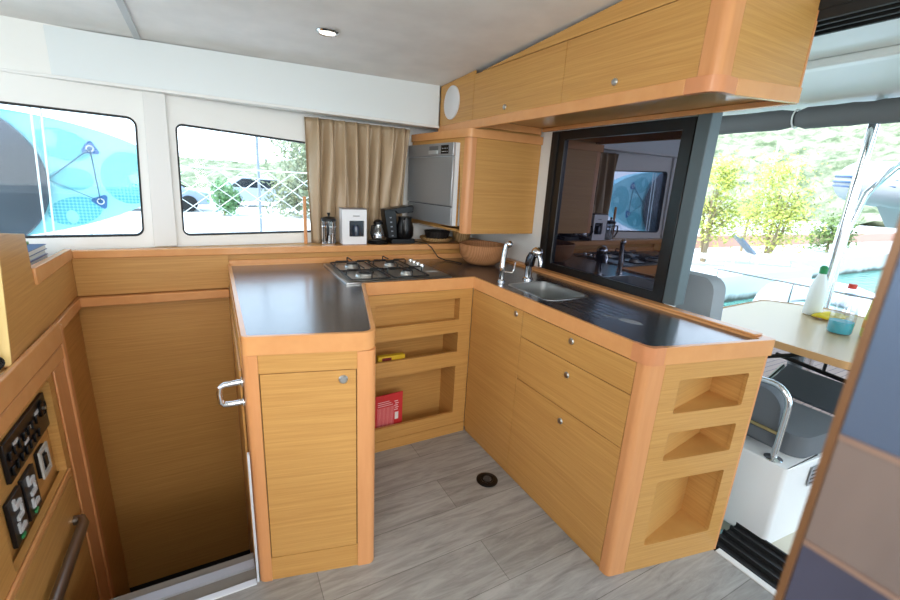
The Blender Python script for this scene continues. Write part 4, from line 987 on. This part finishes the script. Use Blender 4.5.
bottle(2.98, 0.915, [(0.050, 0), (0.055, .01), (.056, .10), (.050, .17), (.030, .215), (.016, .24), (.016, .25)], CLEAR, REDC, [(.019, .2505), (.019, .275), (0, .276)], 'spray_bottle', 'clear plastic bottle of blue liquid with red cap on the cockpit table',
       liquid=([(0.048, .003), (0.0525, .012), (.0535, .068), (0, .068)], flat('cyan_liquid', (60, 200, 220), .1)))
t_ = bottle(3.05, 0.80, [(0.045, 0), (0.048, .01), (.048, .10), (.042, .16), (.040, .20), (.020, .235), (.018, .245)], flat('lime_bottle', (206, 226, 60), .3), flat('crimson_cap', (196, 48, 84), .4), [(.021, .2455), (.021, .285), (0, .286)], 'detergent_bottle', 'lime yellow detergent bottle with crimson cap at the right of the table')
MB().lathe([(.0487, .05), (.0487, .095), (.0481, .095), (.0481, .05)], (3.05, 0.80, TZ), Z, 24, closed=True).build('label_band', flat('orange_label', (226, 160, 40), .4), t_)
m = MB(); vs = []; fs = []; n_ = 14
for j in range(n_):
    for i in range(n_):
        a, b_ = i / (n_ - 1), j / (n_ - 1)
        vs.append((3.20 + a * .22, 1.02 + b_ * .11 + .01 * math.sin(a * 9), TZ + 0.008 + .022 * (noise.noise(Vector((a * 3, b_ * 3, 2))) + .6) * math.sin(PI * b_) ** .5 * math.sin(PI * a) ** .4))
for j in range(n_ - 1):
    for i in range(n_ - 1): a = j * n_ + i; fs.append((a, a + 1, a + n_ + 1, a + n_))
m.add(vs, fs); o = m.build('cloth', flat('yellow_cloth', (226, 196, 40), .8), angle=180); s_ = o.modifiers.new('s', 'SOLIDIFY'); s_.thickness = .006; s_.offset = 1
tag(o, 'crumpled yellow cleaning cloth between the bottles on the cockpit table', 'cloth')

# steel posts, rails
t = thing('hardtop_post', 'polished steel post carrying the hardtop behind the cockpit table', 'post', (3.62, 1.225, -0.03))
m = MB(); m.tube([(3.86, 1.335, 2.07), (3.86, 1.335, 1.4), (3.86, 1.335, .6), (3.86, 1.335, -0.028)], .026, 16); m.build('tube', CHROME, t)
m = MB(); m.tube([(3.93, 1.335, 2.07), (3.93, 1.335, 1.3), (3.93, 1.335, .5), (3.93, 1.335, -0.028)], .014, 12); m.build('thin_tube', CHROME, t)
t = thing('davit_rail', 'curved steel davit tubes rising to the right behind the post', 'rail', (4.3, 1.2, -0.03))
m = MB(); m.tube([(4.2, 1.40, -0.028), (4.2, 1.42, 1.2), (4.22, 1.38, 1.50), (4.28, 1.28, 1.68), (4.4, 1.0, 1.80), (4.6, .4, 1.86)], .022, 12); m.build('outer_tube', CHROME, t)
m = MB(); m.tube([(4.2, 1.415, 1.35), (4.24, 1.30, 1.66), (4.3, 1.05, 1.98), (4.35, .8, 2.1)], .012, 10); m.build('stay', CHROME, t)
t = thing('stern_rail', 'low steel stern rail with uprights beyond the cockpit table', 'rail', (5.0, 1.4, -0.03))
m = MB(); m.tube([(5.05, 2.8, .62), (5.05, 1.2, .62), (5.05, 0.2, .62)], .013, 10); 
for y in (2.75, 2.0, 1.3, .5): m.tube([(5.05, y, -.028), (5.05, y, .62)], .011, 8)
m.build('rail_tube', CHROME, t)

# dinghy on the davits
def inflatable(name, lab, cx, cy, cz_, L_, W_, r, ang, mat, stripe=None):
    t_ = thing(name, lab, 'dinghy', (cx, cy, cz_ - r))
    ca, sa = math.cos(ang), math.sin(ang)
    def T(a, b_, z): return (cx + a * ca - b_ * sa, cy + a * sa + b_ * ca, z)
    path = [(-L_ / 2, -W_ / 2), (0, -W_ / 2), (L_ * .22, -W_ / 2), (L_ * .36, -W_ * .42), (L_ * .46, -W_ * .25), (L_ * .5, 0), (L_ * .46, W_ * .25), (L_ * .36, W_ * .42), (L_ * .22, W_ / 2), (0, W_ / 2), (-L_ / 2, W_ / 2)]
    zz = [0, 0, .02, .05, .09, .11, .09, .05, .02, 0, 0]
    m_ = MB(); m_.tube([T(a, b_, cz_ + z) for (a, b_), z in zip(path, zz)], [r * .6] + [r] * 9 + [r * .6], 18); m_.build('tube', mat, t_, angle=60)
    m_ = MB(); hull = [(-L_ / 2 + .1, -W_ / 2 + .05), (L_ * .3, -W_ / 2 + .05), (L_ * .44, 0), (L_ * .3, W_ / 2 - .05), (-L_ / 2 + .1, W_ / 2 - .05)]
    N3 = len(hull); vs = [T(a, b_, cz_ - r * .5) for a, b_ in hull] + [T(a * .9, b_ * .35, cz_ - r * 1.6) for a, b_ in hull]
    m_.add(vs, [tuple(range(N3)), tuple(range(2 * N3 - 1, N3 - 1, -1))] + [(i, (i + 1) % N3, N3 + (i + 1) % N3, N3 + i) for i in range(N3)]); m_.build('hull', flat(name + '_hull', (196, 200, 204), .4), t_)
    if stripe:
        for dz, rr_ in ((.055, .012), (.0, .012), (-.045, .008)):
            m_ = MB(); pts_ = []
            for (a, b_), z in zip(path, zz):
                l = math.hypot(a, b_) or 1; k_ = r * math.sqrt(max(0.01, 1 - (dz / r) ** 2))
                nx, ny = (0, -1) if b_ < -W_ * .45 else ((0, 1) if b_ > W_ * .45 else (a / l, b_ / l)); pts_.append(T(a + nx * k_, b_ + ny * k_, cz_ + z + dz))
            m_.tube(pts_, rr_, 6); m_.build('stripe', stripe, t_)
    return t_
inflatable('inflatable_dinghy', 'grey inflatable dinghy with blue stripes hanging on the davits at the right', 6.6, 0.72, 1.54, 2.9, 1.35, .21, PI * .62, flat('pale_grey_rubber', (184, 188, 192), .45), flat('blue_stripe', (52, 92, 140), .4))
inflatable('inflatable_dinghy', 'white inflatable dinghy afloat beyond the steel post', 9.6, 3.3, -0.45, 3.0, 1.5, .24, PI * .1, flat('white_rubber', (236, 240, 242), .4))

# ------------------------------------------------------------------ harbour: water, quay, boats, trees, hill
def water():
    m, nt, b = new_mat('harbour_water'); b.inputs['Base Color'].default_value = L((92, 150, 138)); b.inputs['Roughness'].default_value = .12
    tc = nt.nodes.new('ShaderNodeTexCoord'); n = nt.nodes.new('ShaderNodeTexNoise'); n.inputs['Scale'].default_value = 3.2; n.inputs['Detail'].default_value = 4
    nt.links.new(tc.outputs['Object'], n.inputs[0]); bp = nt.nodes.new('ShaderNodeBump'); bp.inputs['Distance'].default_value = .08; bp.inputs['Strength'].default_value = .7
    nt.links.new(n.outputs[0], bp.inputs['Height']); nt.links.new(bp.outputs[0], b.inputs['Normal']); return m
o = MB().box(-40, 80, -40, 60, -1.25, -1.2).build('harbour_water', water()); tag(o, 'green harbour water between the boat and the pale quay', 'water', kind='stuff')
o = MB().box(5.6, 80, -40, 60, -1.19, -0.90).build('harbour_water', water()); tag(o, 'green harbour water between the cockpit and the pale quay', 'water', kind='stuff')
def concrete():
    m, nt, b = new_mat('pale_concrete')
    tc = nt.nodes.new('ShaderNodeTexCoord'); n = nt.nodes.new('ShaderNodeTexNoise'); n.inputs['Scale'].default_value = 2.5; n.inputs['Detail'].default_value = 8
    nt.links.new(tc.outputs['Object'], n.inputs[0]); sp_ = nt.nodes.new('ShaderNodeSeparateXYZ'); nt.links.new(tc.outputs['Object'], sp_.inputs[0])
    ad = nt.nodes.new('ShaderNodeMath'); ad.operation = 'MULTIPLY_ADD'; ad.inputs[1].default_value = .25; nt.links.new(n.outputs['Fac'], ad.inputs[0]); nt.links.new(sp_.outputs['Z'], ad.inputs[2])
    r = nt.nodes.new('ShaderNodeValToRGB'); r.color_ramp.elements[0].position = .22; r.color_ramp.elements[0].color = L((92, 96, 84)); r.color_ramp.elements[1].position = .34; r.color_ramp.elements[1].color = L((226, 224, 218))
    mp_ = nt.nodes.new('ShaderNodeMath'); mp_.operation = 'ADD'; mp_.inputs[1].default_value = 0.95
    nt.links.new(ad.outputs[0], mp_.inputs[0]); nt.links.new(mp_.outputs[0], r.inputs[0]); nt.links.new(r.outputs[0], b.inputs['Base Color']); b.inputs['Roughness'].default_value = .8
    return m
CON = concrete()
S(MB().slab([(7.0, 5.25), (14.2, 5.25), (14.6, 6.2), (60, 6.2), (60, 45), (-40, 45), (-40, 7.0), (6.0, 7.0)], -1.19, -0.28), 'ground_quay', CON)
# planter kerb
o = MB().box(11.0, 60, 8.75, 9.0, -0.279, 0.12).build('planter_kerb', flat('terracotta_kerb', (196, 150, 132), .8)); tag(o, 'low terracotta kerb along the back of the quay', 'kerb')
# upturned sunbeds / boat windscreens on the quay
rg = random.Random(5)
def leafy(name, lab, cat, cx, cy, z0, h, w, trunk_h, leaf, n_leaf, size, seed, cols, grp=None, stems=1, bare=.0):
    r_ = random.Random(seed); t_ = thing(name, lab, cat, (cx, cy, z0), grp)
    m_ = MB()
    for s2 in range(stems):
        a = r_.uniform(0, 6.28); k_ = .12 * w * (s2 > 0)
        m_.tube([(cx + k_ * .2 * math.cos(a), cy + k_ * .2 * math.sin(a), z0), (cx + k_ * math.cos(a), cy + k_ * math.sin(a), z0 + trunk_h), (cx + 2 * k_ * math.cos(a), cy + 2 * k_ * math.sin(a), z0 + h * .75)], [.05, .04, .015], 7)
        for q3 in range(5):
            a2 = r_.uniform(0, 6.28); zz_ = z0 + trunk_h + (h - trunk_h) * r_.uniform(0, .5)
            m_.tube([(cx + k_ * math.cos(a), cy + k_ * math.sin(a), zz_), (cx + w * .35 * math.cos(a2), cy + w * .35 * math.sin(a2), zz_ + h * .2)], [.02, .006], 5)
    m_.build('trunk', flat(name + '_bark_%d' % seed, (150, 132, 104), .9), t_)
    m_ = MB(); vs = []; fs = []
    clumps = [(r_.uniform(-1, 1), r_.uniform(-1, 1), r_.uniform(0, 1)) for _ in range(26)]
    clumps = [(a * (1 - .5 * c_) * .4 * w, b2 * (1 - .5 * c_) * .4 * w, z0 + trunk_h + c_ * (h - trunk_h)) for a, b2, c_ in clumps]
    for i in range(n_leaf):
        c_ = r_.choice(clumps); s3 = w * .13
        p = Vector((cx + c_[0] + r_.gauss(0, s3), cy + c_[1] + r_.gauss(0, s3), c_[2] + r_.gauss(0, s3)))
        if p.z < z0 + .1: p.z = z0 + .1
        u_ = Vector((r_.uniform(-1, 1), r_.uniform(-1, 1), r_.uniform(-1, 1))).normalized(); v_ = u_.orthogonal().normalized()
        l_ = size * r_.uniform(.6, 1.3); k0 = len(vs)
        vs += [p - u_ * l_, p + v_ * l_ * .45, p + u_ * l_, p - v_ * l_ * .45]; fs.append((k0, k0 + 1, k0 + 2, k0 + 3))
    m_.add(vs, fs); fo = m_.build('foliage', flat(name + '_leaf_%d' % seed, cols, .6, var=.35, vscale=3), t_, smooth=False)
    return t_
YG = (184, 190, 92); GG = (110, 132, 70)
QZ = -0.279
leafy('tree', 'slender yellow-green tree on the quay just right of the grey door post', 'tree', 11.6, 6.75, QZ, 2.5, 1.3, .7, None, 3000, .055, 11, YG, 'young trees on the quay', 3)
leafy('tree', 'broad yellow-green tree on the quay behind the tilted lounger pads', 'tree', 14.6, 6.7, QZ, 2.6, 1.9, .5, None, 4200, .055, 12, YG, 'young trees on the quay', 3)
leafy('tree', 'thin bent tree between the two yellow-green trees', 'tree', 15.6, 7.9, QZ, 1.9, 1.2, 1.0, None, 700, .05, 13, (140, 150, 80), 'young trees on the quay', 1)
leafy('shrub', 'low green shrub on the quay seen beneath the hanging dinghy', 'shrub', 19.5, 7.0, QZ, 1.2, 1.4, .2, None, 1500, .07, 14, GG, None, 1)
# small motor boat screens / loungers on quay
for i, (x, y, rz) in enumerate(((10.4, 6.5, .5), (12.6, 6.0, .45))):
    t_ = thing('sun_lounger', ('white sun lounger with raised grey backrest on the quay, nearer the door post', 'white sun lounger with raised grey backrest on the quay, nearer the broad tree')[i], 'lounger', (x, y, QZ), 'loungers on the quay')
    u_ = Vector((math.cos(rz - 1.2), math.sin(rz - 1.2), 0)); v_ = Vector((-u_.y, u_.x, 0))
    MB().obox(Vector((x, y, QZ + .22)), u_ * 1.2, v_ * .6, Z * .06).build('frame', WHITE, t_)
    MB().obox(Vector((x, y, QZ + .28)), -u_ * .45 + Z * .42, v_ * .6, Z * .04 + u_ * .03).build('backrest', flat('slate_mesh_%d' % i, (112, 126, 140), .6), t_)
    for a, b_ in ((.1, .05), (1.1, .05), (.1, .5), (1.1, .5)):
        p = Vector((x, y, QZ)) + u_ * a + v_ * b_
        MB().box(p.x - .02, p.x + .02, p.y - .02, p.y + .02, QZ + .0005, QZ + .2195).build('leg', WHITE, t_)
# distant hillside
def hillmat():
    m, nt, b = new_mat('wooded_hillside'); tc = nt.nodes.new('ShaderNodeTexCoord')
    n = nt.nodes.new('ShaderNodeTexVoronoi'); n.inputs['Scale'].default_value = .55
    n2 = nt.nodes.new('ShaderNodeTexNoise'); n2.inputs['Scale'].default_value = .5; n2.inputs['Detail'].default_value = 10; n2.inputs['Roughness'].default_value = .75
    nt.links.new(tc.outputs['Object'], n.inputs[0]); nt.links.new(tc.outputs['Object'], n2.inputs[0])
    r = nt.nodes.new('ShaderNodeValToRGB'); r.color_ramp.elements[0].position = .38; r.color_ramp.elements[0].color = L((92, 106, 78)); r.color_ramp.elements[1].position = .62; r.color_ramp.elements[1].color = L((176, 176, 148))
    nt.links.new(n2.outputs['Fac'], r.inputs[0]); nt.links.new(r.outputs[0], b.inputs['Base Color']); b.inputs['Roughness'].default_value = 1; b.inputs['Specular IOR Level'].default_value = .05
    return m
m = MB(); vs = []; fs = []; nx, ny = 150, 110
for j in range(ny):
    for i in range(nx):
        u_, v_ = i / (nx - 1), j / (ny - 1)
        # arc of hills behind the quay
        ang = math.radians(-10 + 130 * u_); rr_ = 55 + 60 * v_
        x, y = rr_ * math.cos(ang), rr_ * math.sin(ang)
        h = -0.3 + 24 * v_ ** 1.0 * (0.75 + .25 * math.sin(ang * 3 + 1)) * (1.0 - .75 * max(0, min(1, (ang - 1.0) / .5))) * min(1, v_ * 4)
        h += 0.9 * noise.noise(Vector((x * .35, y * .35, 0))) + .6 * noise.noise(Vector((x * .9, y * .9, 3)))
        vs.append((x, y, h))
for j in range(ny - 1):
    for i in range(nx - 1): a = j * nx + i; fs.append((a, a + 1, a + nx + 1, a + nx))
m.add(vs, fs); S(m, 'ground_hillside', hillmat(), angle=180)
# yacht masts at the harbour edge
for i, (x, y, h, lab) in enumerate(((30, 14.5, 5.0, 'tall thin mast beyond the trees, nearer the door post'), (26.5, 11.6, 3.2, 'lattice pylon mast beyond the trees, nearer the broad tree'))):
    m = MB(); m.tube([(x, y, -0.279), (x, y, h)], .06, 6); m.tube([(x - .5, y, h * .7), (x + .5, y, h * .7)], .03, 5)
    o = m.build('mast', flat('mast_alloy_%d' % i, (196, 198, 196), .5)); tag(o, lab, 'mast', 'masts beyond the quay')

# ------------------------------------------------------------------ outside the port windows
S(MB().box(-6, 1.7, 2.95, 4.3, 0.30, 0.42), 'ground_side_deck', WHITE)
t = thing('paddle_board', 'turquoise inflatable paddle board standing on edge outside the left window', 'paddle board', (-1.6, 3.4, 0.9))
ctr = 1.31
def half(x):  # x from -3.3 to -0.20
    s_ = (x + 0.20) / -1.15
    return 0.365 * (1 - (1 - min(1, s_)) ** 2.1) ** .62 if s_ < 1 else 0.365
top = []; bot = []
xs_ = [-0.20 - 1.15 * (i / 24) ** 1.6 for i in range(25)] + [-1.8, -2.4, -2.9, -3.2]
for x in xs_:
    hh = half(x) if x > -2.5 else (0.34 if x > -3 else .15)
    c0 = ctr + 0.045 * max(0, (x + 1.0))
    top.append((x, c0 + hh)); bot.append((x, c0 - hh))
outl = top + bot[::-1][:-1]
TQ = flat('turquoise_board', (160, 228, 236), .4)
MB().plate(outl, [], (0, 3.35, 0), X, Z, Y, 0, .10).build('board', TQ, t, bevel=.03, seg=4)
def dots():
    m, nt, b = new_mat('deck_pad_turquoise'); tc = nt.nodes.new('ShaderNodeTexCoord'); n = nt.nodes.new('ShaderNodeTexVoronoi'); n.inputs['Scale'].default_value = 55; n.inputs['Randomness'].default_value = 0
    nt.links.new(tc.outputs['Object'], n.inputs[0]); r = nt.nodes.new('ShaderNodeValToRGB'); r.color_ramp.elements[0].position = .3; r.color_ramp.elements[0].color = L((84, 182, 196)); r.color_ramp.elements[1].position = .55; r.color_ramp.elements[1].color = L((140, 218, 228))
    nt.links.new(n.outputs['Distance'], r.inputs[0]); nt.links.new(r.outputs[0], b.inputs['Base Color']); b.inputs['Roughness'].default_value = .6; return m
DP = dots()
def ell(cx, cz__, a, b_, rot=0, n=28): return [(cx + a * math.cos(q4) * math.cos(rot) - b_ * math.sin(q4) * math.sin(rot), cz__ + a * math.cos(q4) * math.sin(rot) + b_ * math.sin(q4) * math.cos(rot)) for q4 in [2 * PI * i / n for i in range(n)]]
pads = [(ell(-0.74, 1.49, .13, .085, -.25), [ell(-0.79, 1.52, .03, .05)]), (ell(-0.72, 1.30, .10, .065, 0), []), (ell(-0.73, 1.115, .13, .080, .25), [ell(-0.75, 1.08, .03, .04)]), (ell(-0.45, 1.32, .135, .155, 0), [ell(-0.40, 1.32, .05, .035)])]
for a, hl in pads: MB().plate(a, hl, (0, 3.345, 0), X, Z, Y, 0, .0045).build('deck_pad', DP, t)
BLU = flat('blue_patch', (52, 112, 170), .5)
PA, PB, PC = (-0.615, 1.478), (-0.602, 1.175), (-0.828, 1.292)
for (px, pz), rot in ((PA, 1.5), (PB, -1.2)):
    tri = [(px + .058 * math.cos(rot + k * 2 * PI / 3), pz + .058 * math.sin(rot + k * 2 * PI / 3)) for k in range(3)]
    pt = MB().plate(rnd(tri, .012, 3), [], (0, 3.339, 0), X, Z, Y, 0, .0055).build('patch', BLU, t)
    MB().tube([(px + .016 * math.cos(q4), 3.334, pz + .016 * math.sin(q4)) for q4 in [2 * PI * i / 16 for i in range(16)]], .003, 6, closed=True).build('ring', WHITE, pt)
m = MB(); m.tube([(PA[0], 3.333, PA[1]), (PC[0], 3.333, PC[1]), (PB[0], 3.333, PB[1]), (PA[0], 3.333, PA[1])], .004, 6); m.build('bungee', flat('blue_bungee', (40, 96, 130), .6), t)
t = thing('grey_cover', 'dark grey round fabric cover lashed in front of the turquoise board', 'cover', (-1.24, 3.22, 0.9))
m = MB().lathe([(0.415, 0), (0.41, .02), (0.36, .05), (0.2, .075), (0, .08)], (-1.235, 3.32, 1.285), -Y, 40); m.build('fabric', flat('slate_fabric', (70, 78, 88), .6, bump=1.0, bscale=6, var=.2), t)
m = MB(); m.tube([(-0.815, 3.23, 1.72), (-0.885, 3.23, 0.50)], .005, 6); o = m.build('lifeline_cord', WHITE); tag(o, 'white cord hanging in front of the paddle board, left one', 'cord', 'cords outside the left window')
m = MB(); m.tube([(-0.775, 3.235, 1.72), (-0.850, 3.235, 0.50)], .005, 6); o = m.build('lifeline_cord', WHITE); tag(o, 'white cord hanging in front of the paddle board, right one', 'cord', 'cords outside the left window')
# netting on lifelines
m = MB(); zlo, zhi = 0.75, 1.40; sp_ = .17
k = -1.4
def clipline(xa, za, dx):
    # diagonal from bottom to top between zlo and zhi, clipped in x
    pts = []
    for i in range(9):
        f = i / 8; pts.append((xa + dx * f, 3.60 + .004 * (i % 2), zlo + (zhi - zlo) * f))
    return pts
x = -2.0
while x < 1.4:
    m.tube(clipline(x, zlo, .85), .0028, 4); m.tube(clipline(x + .85, zlo, -.85), .0028, 4); x += sp_
m.tube([(-2.0, 3.60, zhi), (2.1, 3.60, zhi + .02)], .005, 6); m.tube([(-2.0, 3.60, zlo), (2.1, 3.60, zlo)], .005, 6)
o = m.build('safety_net', WHITE); tag(o, 'white diamond safety netting along the side deck outside the windows', 'netting')
t = thing('stanchion', 'slim metal stanchion standing on the side deck outside the second window', 'stanchion', (0.31, 3.62, 0.42))
m = MB(); m.tube([(0.305, 3.64, 0.4205), (0.318, 3.64, 1.66)], .010, 8); m.build('tube', flat('grey_stanchion', (150, 158, 170), .4, .4), t)
# far side: parked cars, bushes
GREY_G = flat('quay_ground_pale', (232, 232, 230), .9)
def car(x, y, rz, col, lab, s=1.0):
    t_ = thing('car', lab, 'car', (x, y, QZ), 'cars parked on the quay'); ca, sa = math.cos(rz), math.sin(rz)
    u_ = Vector((ca, sa, 0)); v_ = Vector((-sa, ca, 0)); o_ = Vector((x, y, QZ))
    side = [(-2.1, .28), (2.1, .28), (2.12, .75), (1.3, .88), (0.75, 1.38), (-1.0, 1.42), (-1.75, .95), (-2.12, .9)]
    MB().plate(side, [], o_ - v_ * .85, u_, Z, v_, 0, 1.7).build('body', flat('car_paint_%d' % (x * 10), col, .3), t_, bevel=.08, seg=3)
    gl = [(0.68, 0.92), (0.62, 1.32), (-0.95, 1.36), (-1.5, .95)]
    for d_ in (-.858, .852): MB().plate(gl, [], o_ + v_ * d_, u_, Z, v_, 0, .006).build('window', flat('car_glass_%d' % (x * 10 + d_), (40, 46, 54), .1), t_)
    for a in (-1.35, 1.35):
        for d_ in (-.9, .7):
            MB().lathe([(0.31, 0), (0.32, .05), (.32, .15), (.31, .2)], o_ + u_ * a + v_ * d_ + Z * .32, v_, 20).build('wheel', BLACKM, t_)
car(-2.3, 21, .1, (150, 164, 184), 'grey-blue car parked on the quay, seen left in the second window')
car(2.2, 24.5, .05, (172, 180, 190), 'pale grey car parked on the quay, seen at the middle of the second window')
leafy('bush', 'large pale green bush beyond the netting at the right of the second window', 'bush', 3.6, 18, QZ, 3.0, 3.4, .3, None, 4200, .11, 21, (150, 156, 122), 'bushes beyond the side deck', 2)
leafy('bush', 'small green bush between the parked cars and the large bush', 'bush', 0.35, 19, QZ, 1.1, 1.2, .2, None, 1200, .08, 22, (110, 150, 96), 'bushes beyond the side deck', 1)
leafy('bush', 'dark bush behind the paddle board at the edge of the first window', 'bush', -6.4, 17, QZ, 1.4, 3.0, .2, None, 2600, .11, 23, (110, 130, 96), 'bushes beyond the side deck', 1)
